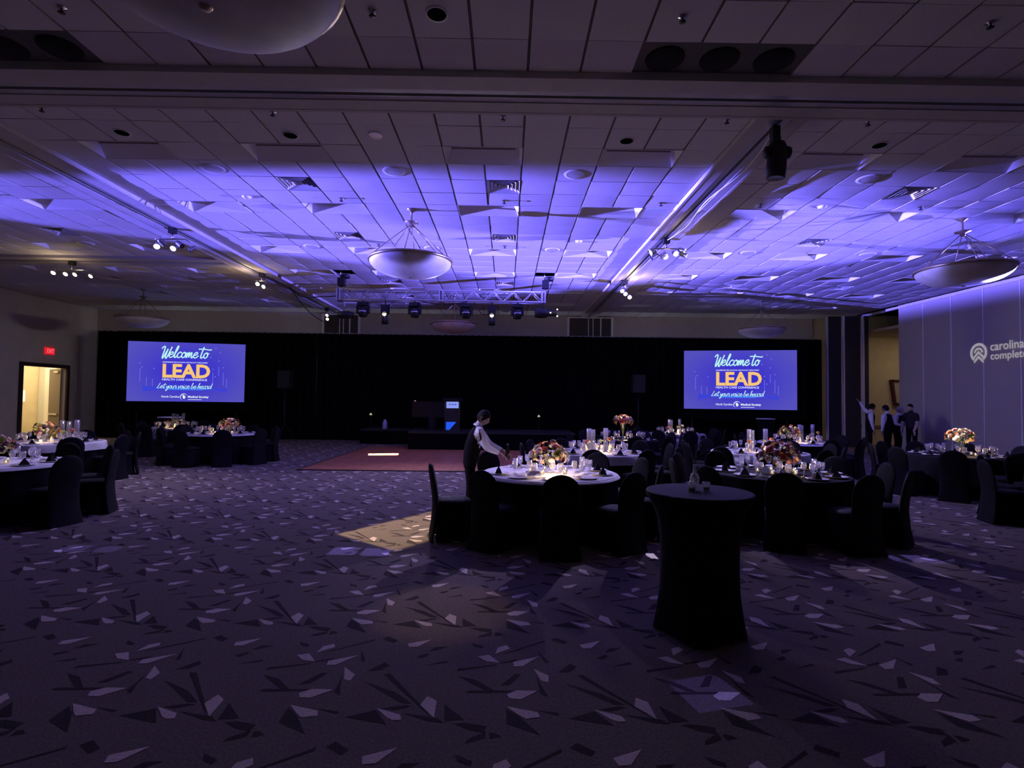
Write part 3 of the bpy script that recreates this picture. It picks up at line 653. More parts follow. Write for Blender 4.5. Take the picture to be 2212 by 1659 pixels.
for x, y, h, r, lb in ((-11.5, 18.6, 1.07, .38, 'black draped high table with pale top below the left screen'), (9.9, 20.6, 1.20, .34, 'black draped high table with pale top below the right screen')):
    t = thing('draped_stand', lb, 'table', (x, y, 0))
    MB().lathe([(r, h-.03), (r*.78, h-.3), (r*.72, h*.4), (r*.95, .02)], 24).obj('black_drape', black_m, t); MB().lathe([(0, h), (r, h), (r, h-.03)], 24, smooth=False).obj('pale_top', mat('pale_top', (.62, .66, .8), .4), t)

# ------------------------------------------------------------------ sponsor logo on the partition: projected light put in as a flat glowing decal
lg = thing('logo_light_decal', 'pale round chevron logo and lettering, glowing decal for light cast on right partition', 'logo', (XR-.022, 17.0, 3.46))
lm = mat('logo_glow', (.6, .6, .5), .9, emit=.26, ecol=(1., .97, .93))   # emission stands in for the projected light
def ringp(b, r0, r1, a0, a1, k=24):
    A = [R(a0+(a1-a0)*i/k) for i in range(k+1)]
    b.rings([[(r1*math.cos(a), 0, r1*math.sin(a)) for a in A], [(r0*math.cos(a), 0, r0*math.sin(a)) for a in A]], False, smooth=False)
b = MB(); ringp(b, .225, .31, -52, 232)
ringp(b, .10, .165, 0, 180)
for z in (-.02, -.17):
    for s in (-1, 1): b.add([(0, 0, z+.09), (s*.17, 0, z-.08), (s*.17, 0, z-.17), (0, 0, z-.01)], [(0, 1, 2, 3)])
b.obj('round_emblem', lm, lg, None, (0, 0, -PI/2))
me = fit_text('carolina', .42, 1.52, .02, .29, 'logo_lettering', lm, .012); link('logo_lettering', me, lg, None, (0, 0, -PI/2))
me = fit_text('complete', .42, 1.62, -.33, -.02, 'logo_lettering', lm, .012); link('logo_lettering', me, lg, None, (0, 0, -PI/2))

# ------------------------------------------------------------------ truss and hung lights
tz0, tz1, ty = 4.70, 5.0, 16.2
t = thing('lighting_truss', 'aluminium box truss hung level before the stage', 'truss', (-2.0, ty, 4.7)); ch = mat('truss_alu', (.60, .60, .62), .4, .6)
for y in (-.15, .15):
    for z in (.02, .32): MB().tube([(-3.1, y, z), (3.1, y, z)], .025, 8).obj('main_chord', ch, t)
for half in (-1, 1):
    for k in range(10):
        xs = [half*(.1+.292*k+.292*q) for q in (0, 1)]; zs = (.02, .32) if k % 2 == 0 else (.32, .02)
        for y in (-.15, .15): MB().tube([(xs[0], y, zs[0]), (xs[1], y, zs[1])], .012, 6).obj('diagonal_brace', ch, t)
        if k % 2 == 0: MB().tube([(xs[0], -.15, .02), (xs[1], .15, .02)], .010, 6).obj('cross_brace', ch, t)
for x in (-3.1, -3.02, -.05, .05, 3.02, 3.1): MB().box(x-.022, x+.022, -.18, .18, -.01, .35).obj('end_plate', ch, t)
for x, lb in ((-5.02, 'left'), (1.12, 'right')):
    h = thing('chain_hoist', f'black chain hoist carrying the {lb} end of the truss', 'hoist', (x, ty, 5.03), 0, 'chain hoists')
    MB().box(-.10, .10, -.1, .1, .12, .36).obj('hoist_body', blk, h); MB().lathe([(0, .36), (.13, .36), (.15, .42), (.10, .46), (0, .46)], 14, (.1, 0, 0)).obj('chain_bag', blk, h)
    MB().tube([(-.03, 0, .36), (-.03, 0, CEIL-5.03+.16)], .012, 6).obj('chain', steel, h); MB().tube([(0, 0, 0), (0, 0, .12)], .02, 6).obj('hook', steel, h)
LENS = emat('lamp_lens_hot', (1.0, .88, .6), 6.0); LENS2 = emat('lamp_lens_soft', (1., .86, .55), 2.2)
def moving_head(x, lb, grp=True):
    q = thing('moving_head', lb, 'stage light', (x, ty-.15, 4.70), rnd.uniform(-.3, .3), 'moving heads on the truss')
    MB().tube([(0, 0, .0), (0, 0, -.06)], .02, 6).obj('clamp', blk, q); MB().box(-.14, .14, -.12, .12, -.17, -.06).obj('base_box', blk, q)
    for s in (-1, 1): MB().box(s*.165-.025, s*.165+.025, -.06, .06, -.40, -.15).obj('yoke_arm', blk, q)
    MB().lathe([(0, -.2), (.09, -.21), (.135, -.27), (.14, -.4), (.12, -.48), (.10, -.5)], 18).obj('head_shell', blk, q); MB().lathe([(.142, -.36), (.145, -.345), (.142, -.33)], 18).obj('head_band', steel, q)
    MB().lathe([(0, -.505), (.1, -.50)], 16).obj('lens', mat('lens_dark', (.03, .03, .05), .1), q)
for x, nm in ((-4.32, 'leftmost'), (-2.78, 'second from left'), (-1.25, 'third from left'), (.28, 'rightmost')): moving_head(x, f'black moving head light under truss, {nm}')
for x, nm in ((-3.66, 'left'), (-.48, 'right')):
    q = thing('profile_light', f'black profile spotlight with glowing lens under the truss, {nm} one', 'stage light', (x, ty-.15, 4.70), 0, 'profile lights on the truss')
    MB().tube([(0, 0, 0), (0, 0, -.12)], .016, 6).obj('clamp', blk, q)
    for s in (-1, 1): MB().box(s*.12-.008, s*.12+.008, -.03, .03, -.38, -.1).obj('yoke_arm', blk, q)
    MB().box(-.10, .10, -.1, .1, -.40, -.14).obj('lamp_house', blk, q); MB().lathe([(.085, -.40), (.085, -.52), (.10, -.53), (.10, -.70), (.095, -.70)], 16).obj('lens_tube', blk, q)
    MB().lathe([(0, 0), (.055, -.01), (.06, .0)], 14, (0, 0, 0)).obj('leak_glow', LENS2, q, (0, -.105, -.42), (PI/2, 0, 0))
q = thing('side_projector', 'black projector light lying sideways at right end of the truss', 'stage light', (1.1, ty-.15, 4.70))
MB().tube([(-.05, 0, 0), (-.05, 0, -.2)], .016, 6).obj('clamp', blk, q)
b = MB(); b.lathe([(0, -.3), (.13, -.3), (.15, -.1), (.13, .05), (.09, .08), (.09, .35), (0, .35)], 16); b.obj('projector_body', blk, q, (.0, 0, -.32), (0, PI/2, 0))
for dx, dz in ((.16, .0), (.36, .1), (.36, -.1)): MB().lathe([(0, 0), (.025, .0)], 8).obj('indicator_light', LENS2, q, (dx, -.13, -.32+dz), (PI/2, 0, 0))
MB().tube([(-.35, -.05, 0), (.4, -.05, 0)], .012, 6).obj('safety_bar', blk, q, (0, 0, -.2))
q = thing('side_projector', 'black stage light hanging sideways at left end of the truss', 'stage light', (-4.85, ty-.15, 4.70))
MB().tube([(0, 0, 0), (-.05, 0, -.38)], .012, 6).obj('hanging_strap', steel, q); MB().lathe([(0, -.2), (.11, -.2), (.12, .1), (.09, .25), (0, .25)], 14).obj('projector_body', blk, q, (.0, 0, -.45), (0, PI/2, 0))
# power cables
def cable(label, pts, r=.012, m_=None):
    o = MB().tube([(p.x, p.y, p.z) for p in spline(pts, 8)], r, 6).obj('power_cable', m_ or blk); return tag(o, label, 'cable')
cable('black power cable looping from left track to the truss end', [(-7.4, 18.2, 5.52), (-6.6, 17.2, 5.0), (-5.6, 16.4, 4.86), (-5.12, 16.2, 4.84)], .016)
cable('black cable sagging from left ceiling track toward the far pocket', [(-7.45, 18.3, 5.52), (-7.3, 20, 4.9), (-7.2, 22, 4.78), (-7.2, 23.7, 5.1)], .014)
cable('black cable swagged under the right half of the truss', [(-1.0, 16.02, 4.68), (-.8, 16.0, 4.35), (-.6, 16.0, 4.32), (-.48, 16.1, 4.5)])
cable('black cable dangling between right profile light and rightmost moving head', [(-.4, 16.02, 4.6), (-.2, 16.0, 4.45), (0, 16.0, 4.42), (.2, 16.05, 4.6)])
cable('black cable drooping along the middle of the truss', [(-2.6, 16.02, 4.7), (-2.1, 16.0, 4.6), (-1.6, 16.0, 4.62), (-1.2, 16.02, 4.7)])
cable('white cable running along right ceiling track past the moving head', [(3.66, 7.4, 5.52), (3.72, 8.4, 5.44), (3.62, 9.8, 5.46), (3.72, 11.2, 5.45), (3.6, 12.1, 5.44)], .012, white_m)

# black moving head on the right track
q = thing('track_moving_head', 'large black moving head hanging from the near end of right track', 'stage light', (3.60, 7.14, CEIL-.07))
MB().tube([(-.03, 0, .01), (-.03, 0, -.2)], .022, 6).box(-.08, .02, -.05, .05, -.24, -.02).obj('clamp', blk, q); MB().tube([(.0, 0, -.02), (.06, .02, -.15), (.05, 0, -.3)], .008, 6).obj('safety_cable', steel, q)
MB().lathe([(0, -.24), (.1, -.245), (.12, -.30), (.12, -.38), (0, -.39)], 16).obj('base_box', blk, q, (.0, 0, 0))
for s in (-1, 1): MB().lathe([(0, -.05), (.075, -.04), (.085, 0), (.075, .04), (0, .05)], 14).obj('yoke_knuckle', blk, q, (s*.125, 0, -.37), (0, PI/2, 0))
b = MB(); b.lathe([(0, .12), (.10, .10), (.125, 0), (.13, -.2), (.12, -.31), (.105, -.315)], 20); hd = b.obj('head_shell', blk, q, (0, 0, -.40), (R(4), R(3), 0)); MB().lathe([(0, -.305), (.106, -.312)], 18).obj('lens', mat('lens_grey', (.16, .15, .17), .3), hd)

# clusters of warm spotlights clamped to the tracks
def cluster(label, x, y, cans, tilt=35, bar=.42):
    q = thing('spotlight_cluster', label, 'stage light', (x, y, CEIL-.065), 0, 'warm spotlight clusters')
    MB().box(-.07, .07, -.06, .06, -.12, .0).obj('track_clamp', blk, q); MB().tube([(0, 0, -.1), (0, 0, -.26)], .02, 8).obj('stem', steel, q)
    if bar: MB().tube([(-bar, 0, -.30), (-bar*.8, -.06, -.26), (0, -.02, -.25), (bar*.8, -.06, -.26), (bar, 0, -.30)], .018, 8).obj('curved_bar', steel, q)
    for k, (dx, dz, yaw, hot) in enumerate(cans):
        h = MB().lathe([(0, .17), (.045, .16), (.055, .12), (.06, .02), (.068, 0), (.062, -.005)], 14).obj('lamp_can', mat('can_polished', (.35, .35, .38), .3, .7), q, (dx, 0, dz), (R(-tilt), 0, R(yaw)))
        MB().lathe([(0, .006), (.06, .006)], 14).obj('lamp_lens', LENS if hot else mat('lens_off', (.05, .05, .06), .1), h)
cluster('warm spotlight cluster on the cross track, far left', -12.2, 15.1, [(-.52, -.34, 10, 1), (-.18, -.37, 5, 1), (.08, -.38, -4, 1), (.52, -.42, -8, 1)], 50, .5)
cluster('warm spotlight cluster on left track nearest the camera', -7.5, 12.0, [(-.34, -.42, 25, 1), (.02, -.46, 5, 1), (.38, -.5, -60, 0), (.22, -.40, 80, 0), (-.16, -.38, 150, 0)], 55, .4)
cluster('blazing twin spotlights farther along the left track', -7.42, 16.2, [(-.12, -.34, 5, 1), (.06, -.42, -10, 1)], 60, .2)
cluster('warm spotlight cluster on right track nearest the camera', 3.6, 12.2, [(-.36, -.34, -80, 1), (-.02, -.42, 10, 1), (.22, -.36, 5, 1), (.42, -.30, 50, 1), (.46, -.40, 70, 1), (-.34, -.46, -100, 0), (-.14, -.44, -120, 0)], 62, .44)
cluster('blazing triple spotlights farther along the right track', 3.6, 16.5, [(-.09, -.34, 5, 1), (.01, -.43, 0, 1), (.14, -.53, -5, 1)], 60, .0)
cluster('small pair of spotlights at far end of the left track', -7.52, 22.4, [(0, -.30, 0, 1), (.02, -.46, 0, 1)], 60, .0)
point('can_spill', (3.75, 16.2, 5.12), 18, WARM, .08); point('can_spill', (-7.6, 15.8, 5.12), 13, WARM, .08); point('can_spill', (3.7, 11.9, 4.95), 2.5, WARM, .1); point('can_spill', (-12.2, 14.7, 5.0), 10, WARM, .1)

# ------------------------------------------------------------------ covered banquet chairs
def chair_proto():
    t = thing('banquet_chair', '', 'chair')
    def sup(hx, hy, z, n=36, p=3.2, flare=0., y0=0., arch=0.):
        out = []
        for j in range(n):
            a = 2*PI*j/n; c, s = math.cos(a), math.sin(a)
            x = hx*abs(c)**(2/p)*(1 if c > 0 else -1); y = hy*abs(s)**(2/p)*(1 if s > 0 else -1)
            k = abs(math.sin(2*a))**1.5
            out.append((x*(1+flare*k), y0+y*(1+flare*k), z+arch*(1-k)))
        return out
    b = MB()
    b.rings([sup(.225, .225, 0., flare=.14, arch=.07), sup(.212, .215, .12, flare=.07, arch=.03), sup(.202, .212, .28), sup(.205, .22, .42), sup(.20, .217, .445)], True)
    b.obj('skirt_cover', chair_m, t)
    b = MB(); b.rings([sup(.206, .222, .42), sup(.21, .226, .45), sup(.19, .205, .485), sup(.10, .11, .50), sup(.01, .01, .502)], True, cap0=True)
    b.obj('seat_cover', chair_m, t)
    b = MB(); rings = []
    for z, hw, y, th in ((.0, .235, -.30, .02), (.05, .228, -.285, .03), (.2, .212, -.255, .035), (.42, .205, -.235, .04), (.55, .21, -.245, .04), (.70, .222, -.268, .04),
                         (.77, .219, -.281, .038), (.82, .205, -.289, .036), (.865, .178, -.297, .034), (.90, .140, -.302, .031), (.925, .098, -.306, .027), (.94, .05, -.308, .02), (.945, .012, -.309, .01)):
        rings.append([(hw*math.cos(2*PI*j/24)*(1 if abs(math.cos(2*PI*j/24)) > .99 else 1), y+th*math.sin(2*PI*j/24)*1.0, z) for j in range(24)])
    b.rings(rings, True, cap1=True); b.obj('back_cover', chair_m, t)
    for sx in (-1, 1):
        for sy in (-1, 1): MB().lathe([(.014, 0), (.016, .02), (.016, .11)], 8, (sx*.20, sy*.2, 0), cap0=True).obj('leg', blk, t)
    return t
CH = Proto(chair_proto())
SEAT = ['nearest seat', 'front seat right of centre', 'right front seat', 'right rear seat', 'back seat right of centre',
        'farthest seat', 'back seat left of centre', 'left rear seat', 'left front seat', 'front seat left of centre']
# name, x, y, phase(deg), cloth, centrepiece, tall?, omitted seat indices
TABLES = [('table where the waiter stands', .60, 7.50, 270, 'white', 'flowers', 1),
          ('table behind the high cocktail table', 3.90, 7.75, 246, 'black', 'flowers', 1),
          ('left foreground table', -7.40, 7.80, 272, 'white', 'flowers', 1),
          ('table before the lit doorway', -9.65, 11.6, 285, 'white', 'mixed', 1),
          ('table below the left screen', -7.85, 15.0, 262, 'white', 'flowers', 2),
          ('pattern draped table far left', -10.5, 17.3, 270, 'pattern', 'vases', 2),
          ('white table just behind the waiter', 1.80, 10.65, 258, 'white', 'vases', 1),
          ('far middle table with the tall bouquet', 3.10, 14.4, 270, 'black', 'tall', 2),
          ('zebra draped table left of right screen', 5.40, 17.3, 270, 'pattern', 'vases', 2),
          ('white table in the middle of the right group', 5.20, 11.1, 255, 'white', 'vases', 1),
          ('table below the right screen', 7.55, 14.0, 270, 'white', 'mixed', 2),
          ('table along the right partition', 9.20, 10.9, 262, 'black', 'flowers', 1),
          ('right edge table', 8.75, 7.75, 270, 'black', 'none', 2)]
def cloth(r, drop, zt=.765, wob=.03, n=96, folds=14, z0=.01):
    b = MB(); rings = []
    for rr, z, k in ((0.001, zt, 0), (r*.6, zt, 0), (r*.985, zt, 0), (r, zt-.008, 0), (r+.004, zt-.03, .1), (r+.01, zt-drop*.3, .5), (r+.02, zt-drop*.7, .9), (r+.03, zt-drop, 1.)):
        rings.append([((rr+wob*k*math.sin(folds*2*PI*j/n)+.4*wob*k*math.sin(5*2*PI*j/n+1))*math.cos(2*PI*j/n), (rr+wob*k*math.sin(folds*2*PI*j/n)+.4*wob*k*math.sin(5*2*PI*j/n+1))*math.sin(2*PI*j/n), z) for j in range(n)])
    b.rings(rings, True); return b
cl_black = cloth(.925, .755, .765).mesh('tablecloth', black_m)
cl_white = cloth(.932, .16, .769, .012, folds=10).mesh('overlay_cloth', linen_w)
cl_short = cloth(.931, .035, .769, .002).mesh('overlay_cloth', linen_w)
def zebra():
    mt = mat('zebra_cloth', (.5, .5, .5), .8); nt = mt.node_tree; b = nt.nodes['Principled BSDF']; tc = nt.nodes.new('ShaderNodeTexCoord')
    w = nt.nodes.new('ShaderNodeTexWave'); w.inputs['Scale'].default_value = 5; w.inputs['Distortion'].default_value = 6; w.inputs['Detail Scale'].default_value = 1.2
    r = nt.nodes.new('ShaderNodeValToRGB'); r.color_ramp.elements[0].position = .4; r.color_ramp.elements[1].position = .6
    r.color_ramp.elements[0].color = (.10, .09, .10, 1); r.color_ramp.elements[1].color = (.66, .64, .66, 1)
    nt.links.new(tc.outputs['Object'], w.inputs[0]); nt.links.new(w.outputs[1], r.inputs[0]); nt.links.new(r.outputs[0], b.inputs['Base Color']); return mt
cl_pat = cloth(.932, .45, .769, .05, folds=8).mesh('overlay_cloth', zebra())
tb = thing('banquet_table', '', 'table', (0, 0, 0), 0, 'round banquet tables')
MB().lathe([(0, .735), (.90, .735), (.905, .745), (.90, .758), (0, .758)], 40).obj('tabletop', mat('plywood', (.3, .22, .14), .6), tb)
for a in range(4): MB().tube([(.55*math.cos(a*PI/2+.8), .55*math.sin(a*PI/2+.8), 0), (.5*math.cos(a*PI/2+.8), .5*math.sin(a*PI/2+.8), .735)], .016, 6).obj('leg', blk, tb)
TBP = Proto(tb)
# tableware
pl = thing('dinner_plate', '', 'plate'); MB().lathe([(0, .006), (.085, .006), (.10, .012), (.140, .022), (.142, .019), (.09, 0), (0, 0)], 28).obj('plate_body', china, pl)
MB().lathe([(0, .0085), (.080, .0085), (.083, .0075)], 24).obj('plate_well', mat('china_well', (.76, .75, .76), .25), pl)
ck = pl; PLP = Proto(pl)
b = MB(); base = [(-.055, -.055), (.055, -.055), (.055, .055), (-.055, .055)]
b.rings([[(x, y, 0) for x, y in base], [(x*.55, y*.55, .06) for x, y in base], [(x*.05, y*.05, .115) for x, y in base]], True, smooth=False)
nap = tag(b.obj('folded_napkin', black_m), '', 'napkin'); NAP = Proto(nap)
gl = thing('water_goblet', '', 'glass')
MB().lathe([(.012, .068), (.022, .075), (.036, .10), (.041, .135), (.039, .168), (.036, .185), (.0355, .184), (.038, .165), (.039, .135), (.034, .102), (.018, .079), (0, .076)], 14).obj('bowl', glass, gl)
MB().lathe([(0, .002), (.034, .002), (.034, .005), (.008, .012), (.0055, .03), (.0055, .06), (.012, .068)], 12).obj('stem', glass, gl)
MB().lathe([(0, .079), (.018, .082), (.033, .103), (.0385, .13), (0, .131)], 12).obj('water', glassmat('water', (.8, .86, 1.), .8, .3, .1), gl); GP = Proto(gl)
wg = thing('wine_glass', '', 'glass')
MB().lathe([(.006, .10), (.022, .108), (.034, .13), (.037, .16), (.031, .205), (.0305, .204), (.036, .16), (.032, .132), (.018, .111), (0, .108)], 14).obj('bowl', glass, wg)
MB().lathe([(0, .002), (.033, .002), (.033, .005), (.007, .012), (.0045, .03), (.0045, .095), (.006, .10)], 12).obj('stem', glass, wg); WP = Proto(wg)
fk = thing('dinner_knife', '', 'cutlery'); MB().box(-.008, .008, -.11, -.01, 0, .004).obj('handle', steel, fk); MB().box(-.009, .007, -.01, .10, .001, .003).obj('blade', steel, fk); FP = Proto(fk)
cd = thing('votive_candle', '', 'candle'); MB().lathe([(0, .002), (.026, .002), (.032, .06), (.031, .061), (.025, .006), (0, .006)], 12).obj('glass_cup', glass_v, cd)
MB().lathe([(0, .022), (.02, .022), (.02, .006)], 10).obj('wax', emat('wax_glow', (1., .62, .25), .9), cd); MB().lathe([(0, .022), (.006, .032), (.004, .042), (0, .052)], 8).obj('flame', emat('flame', (1., .8, .42), 14.), cd); CP = Proto(cd)
cv = thing('cylinder_vase', '', 'vase'); MB().lathe([(0, .004), (.045, .004), (.045, .43), (.042, .43), (.042, .012), (0, .012)], 18).obj('glass_tube', glass_v, cv)
MB().lathe([(0, .10), (.04, .10), (.04, .02)], 14).obj('water', MATS['water'], cv); MB().lathe([(0, .118), (.022, .116), (.024, .10), (0, .10)], 10).obj('floating_candle', emat('candle_body', (1., .7, .4), .35), cv); VPR = Proto(cv)
# blossoms: layered petals
def blossom(kind, r):
    b = MB(); rr = random.Random(kind*11+3)
    if kind == 0:      # rose
        for L, (n, tilt, s) in enumerate(((6, .35, 1.), (6, .7, .85), (5, 1.05, .62), (4, 1.35, .4))):
            for i in range(n):
                a = 2*PI*i/n+L*.5; u = Vector((math.cos(a), math.sin(a), 0)); w = Vector((-u.y, u.x, 0)); up = Vector((0, 0, 1))
                dv = u*math.cos(tilt)+up*math.sin(tilt); q = r*s
                p = [up*r*.05*L, dv*q*.5+w*q*.42, dv*q+w*q*.30+up*q*.1, dv*q*1.06+up*q*.12, dv*q-w*q*.30+up*q*.1, dv*q*.5-w*q*.42]
                b.add(p, [(0, 1, 2, 3), (0, 3, 4, 5)], True)
    elif kind == 1:    # daisy / lily
        for i in range(7):
            a = 2*PI*i/7; u = Vector((math.cos(a), math.sin(a), 0)); w = Vector((-u.y, u.x, 0)); z = Vector((0, 0, 1))
            b.add([z*0, u*r*.5+w*r*.2+z*r*.3, u*r*1.15+z*r*.35, u*r*.5-w*r*.2+z*r*.3], [(0, 1, 2), (0, 2, 3)], True)
        b.lathe([(r*.25, 0), (r*.2, r*.25), (0, r*.32)], 8)
    else:              # round pompon
        pr = [(0, -r*.6)]+[(r*math.sin(a)*(.9+.16*(i % 2)), -r*.6*math.cos(a)+r*.1) for i, a in enumerate([PI*k/8 for k in range(1, 8)])]+[(0, r*.7)]
        b.lathe(pr, 11)
    return b
BM = {}
FCOL = {'coral': (.78, .20, .14), 'red': (.42, .03, .05), 'blush': (.80, .52, .44), 'cream': (.84, .76, .60), 'mauve': (.26, .11, .15), 'peach': (.85, .42, .22), 'lime': (.55, .58, .16), 'plum': (.12, .04, .07)}
def bloss(kind, colr, r=.05):
    k = (kind, colr, round(r, 3))
    if k not in BM: BM[k] = blossom(kind, r).mesh('blossom', mat('petal_'+colr, FCOL[colr], .7, noise=.15, nscale=30))
    return BM[k]
def leafmesh():
    b = MB(); L = .12; b.add([(0, 0, 0), (L*.4, .028, .012), (L, 0, -.01), (L*.4, -.028, .012)], [(0, 1, 2), (0, 2, 3)], True); return b
LFM = [leafmesh().mesh('leaf', leaf_m), leafmesh().mesh('leaf', leaf2)]
def bouquet(label, x, y, z, rad, cols, n=34, lift=.14, tall=0, seed=1, squash=.72):
    t = thing('flower_arrangement', label, 'flowers', (x, y, z), 0); r = random.Random(seed)
    h = .13+tall
    if tall: MB().lathe([(0, 0), (.07, 0), (.07, .01), (.018, .03), (.014, h*.6), (.03, h*.85), (.085, h), (.08, h)], 16).obj('trumpet_vase', glass_v, t)
    else: MB().lathe([(0, 0), (.055, 0), (.05, .012), (.075, .05), (.09, h), (.084, h), (.07, .055), (0, .02)], 18).obj('vase_bowl', mat('gold_glass', (.65, .45, .22), .25, .7), t)
    c = Vector((0, 0, h+lift*.45))
    for i in range(n):
        zz = 1-1.45*(i+.5)/n; a = i*2.399963+r.uniform(-.2, .2); q = math.sqrt(max(0, 1-zz*zz)); d = Vector((q*math.cos(a), q*math.sin(a), zz))
        k = r.choice((0, 0, 0, 1, 2, 2)); s = r.choice((.034, .046, .058))
        p = c+Vector((d.x*rad, d.y*rad, d.z*rad*squash))*r.uniform(.82, 1.08)
        link('blossom', bloss(k, r.choice(cols), s), t, p, d.to_track_quat('Z', 'Y').to_euler())
    for i in range(n):
        zz = r.uniform(-.5, .8); a = r.uniform(0, 6.28); q = math.sqrt(1-zz*zz); d = Vector((q*math.cos(a), q*math.sin(a), zz*.7))
        link('leaf', LFM[r.random() < .22], t, c+Vector((d.x*rad, d.y*rad, d.z*rad*squash))*.78, d.to_track_quat('X', 'Z').to_euler())
    b = MB()
    for i in range(9):
        a = i*.7; b.tube([(.02*math.cos(a), .02*math.sin(a), h*.4), (.1*rad/.25*math.cos(a), .1*rad/.25*math.sin(a), h+lift*.4)], .004, 5)
    b.obj('flower_stems', leaf_m, t); return t
def budvase(label, x, y, z, col, kind, h=.13, white=True, seed=0):
    t = thing('bud_vase', label, 'vase', (x, y, z), seed)
    MB().lathe([(0, 0), (.03, 0), (.036, .03), (.03, h*.7), (.015, h*.85), (.017, h), (.013, h), (.012, h*.86), (0, .02)], 14).obj('vase_body', mat('milk_glass', (.85, .82, .72), .25) if white else glass_v, t)
    MB().tube([(0, 0, h*.8), (.01, .005, h+.06)], .003, 5).obj('flower_stem', leaf_m, t)
    link('blossom', bloss(kind, col, .05), t, (.01, .005, h+.075), (R(25), 0, 0)); link('leaf', LFM[1], t, (0, 0, h+.03), (0, -.5, seed))
    return t
FP_COLS = {0: ['coral', 'red', 'blush', 'mauve', 'blush', 'cream', 'mauve', 'cream', 'plum', 'lime'], 1: ['mauve', 'blush', 'plum', 'mauve', 'red', 'blush'], 2: ['mauve', 'plum', 'blush', 'mauve', 'lime'],
           3: ['peach', 'cream', 'plum', 'lime', 'mauve'], 4: ['blush', 'cream', 'red', 'mauve', 'peach'], 7: ['coral', 'peach', 'cream', 'peach', 'red', 'cream'], 10: ['blush', 'peach', 'cream', 'mauve', 'lime', 'plum'], 11: ['peach', 'cream', 'plum', 'peach', 'red', 'cream']}
SHORT = ["the waiter's table", 'the table behind the cocktail table', 'the left foreground table', 'the table before the lit doorway', 'the table below the left screen', 'the far left patterned table',
         'the white table behind the waiter', 'the far middle tall bouquet table', 'the zebra draped table', 'the white table amid the right group', 'the table below the right screen', 'the table along the right partition', 'the right edge table']
ZT = .770
DIR8 = ['right', 'back right', 'back', 'back left', 'left', 'front left', 'front', 'front right']
for ti, (nm, tx, ty_, ph, cl, cen, dens) in enumerate(TABLES):
    TBP.put((tx, ty_, 0), 0, f'round banquet table under cloth, {nm}')
    tc_ = tag(link('tablecloth', cl_black, None, (tx, ty_, 0), (0, 0, ti)), f'{"black tablecloth" if cl == "black" else "light patterned cloth over black" if cl == "pattern" else "white cloth over black tablecloth"} on {SHORT[ti]}', 'tablecloth', 'floor length tablecloths')
    if cl != 'black': link('overlay_cloth', cl_pat if cl == 'pattern' else (cl_white if ti in (6, 9, 3) else cl_short), tc_, (0, 0, .0015), (0, 0, ti*.7))['label'] = 'light patterned overlay cloth' if cl == 'pattern' else 'white overlay cloth'
    for k in range(10):
        th = R(ph+36*k); idx = round(((ph+36*k+90) % 360)/36) % 10
        if ti == 0 and k in (7,): continue
        rr = 1.20+rnd.uniform(-.03, .05); px, py, fz = tx+rr*math.cos(th), ty_+rr*math.sin(th), th+PI/2+rnd.uniform(-.08, .08)
        if ti == 0 and k == 8: px, py, fz = -.66, 6.97, R(-78)
        CH.put((px, py, 0), fz, f'black covered chair, {SEAT[idx]} at {SHORT[ti]}', 'black covered banquet chairs')
        # place setting
        c, s = math.cos(th), math.sin(th); lx, ly = -s, c
        at = lambda rad, lat: (tx+rad*c+lat*lx, ty_+rad*s+lat*ly)
        x, y = at(.735, 0); PLP.put((x, y, ZT), th, f'white dinner plate, {SEAT[idx]} at {SHORT[ti]}', f'dinner plates on {SHORT[ti]}')
        if not (ti == 0 and k in (0, 1, 9)):
            NAP.put((x, y, ZT+.0085), th+rnd.uniform(-.4, .4), f'black folded napkin, {SEAT[idx]} at {SHORT[ti]}', f'napkins on {SHORT[ti]}', scale=.85)
        x, y = at(.54, .10); GP.put((x, y, ZT), 0, f'water goblet, {SEAT[idx]} at {SHORT[ti]}', f'water goblets on {SHORT[ti]}')
        x, y = at(.50, -.0); WP.put((x, y, ZT), 0, f'tall wine glass, {SEAT[idx]} at {SHORT[ti]}', f'wine glasses on {SHORT[ti]}')
        if dens == 1 and ti < 4:
            x, y = at(.735, .18); FP.put((x, y, ZT), th+PI/2, f'steel knife, {SEAT[idx]} at {SHORT[ti]}', f'knives on {SHORT[ti]}')
    if cen in ('flowers', 'mixed'):
        big = {0: .245, 1: .27, 2: .27}.get(ti, .24)
        ox = {3: -.1, 4: .2, 10: -.2}.get(ti, 0)
        bouquet(f'low {["coral and red","dusky mauve","dark plum","peach and plum","blush and cream","","","","","","blush and peach","glowing peach and plum"][ti]} flower arrangement on {SHORT[ti]}', tx+ox, ty_, ZT, big, FP_COLS[ti], 44 if ti < 3 else 30, seed=ti+5, tall=.16 if ti == 11 else .05)
    if cen == 'tall': bouquet(f'bright coral and peach bouquet on tall stand, {SHORT[ti]}', tx, ty_, ZT, .24, FP_COLS[7], 40, tall=.30, seed=31, squash=.6)
    if cen in ('vases', 'mixed'):
        o = .0 if cen == 'vases' else .28
        for k, (dx, dy) in enumerate(((-.16, .10), (-.07, .16), (.17, .08))):
            VPR.put((tx+o+dx, ty_+dy, ZT), 0, f'tall clear cylinder vase on {SHORT[ti]}, {["left","middle","right"][k]} of three', 'cylinder vases', scale=(1.05, 1.0, 1.08)[k])
        for k, (dx, dy, cc, kd) in enumerate(((-.24, -.06, ['peach','blush','coral'][ti % 3], 0), (.05, -.14, 'lime', 1), (.22, -.10, ['coral','peach','cream'][ti % 3], 2))):
            budvase(f'milk glass bud vase with {["round bloom","spiky bloom","small bloom"][k]} on {SHORT[ti]}', tx+o+dx, ty_+dy, ZT, cc, kd, .12+.03*k, True, k)
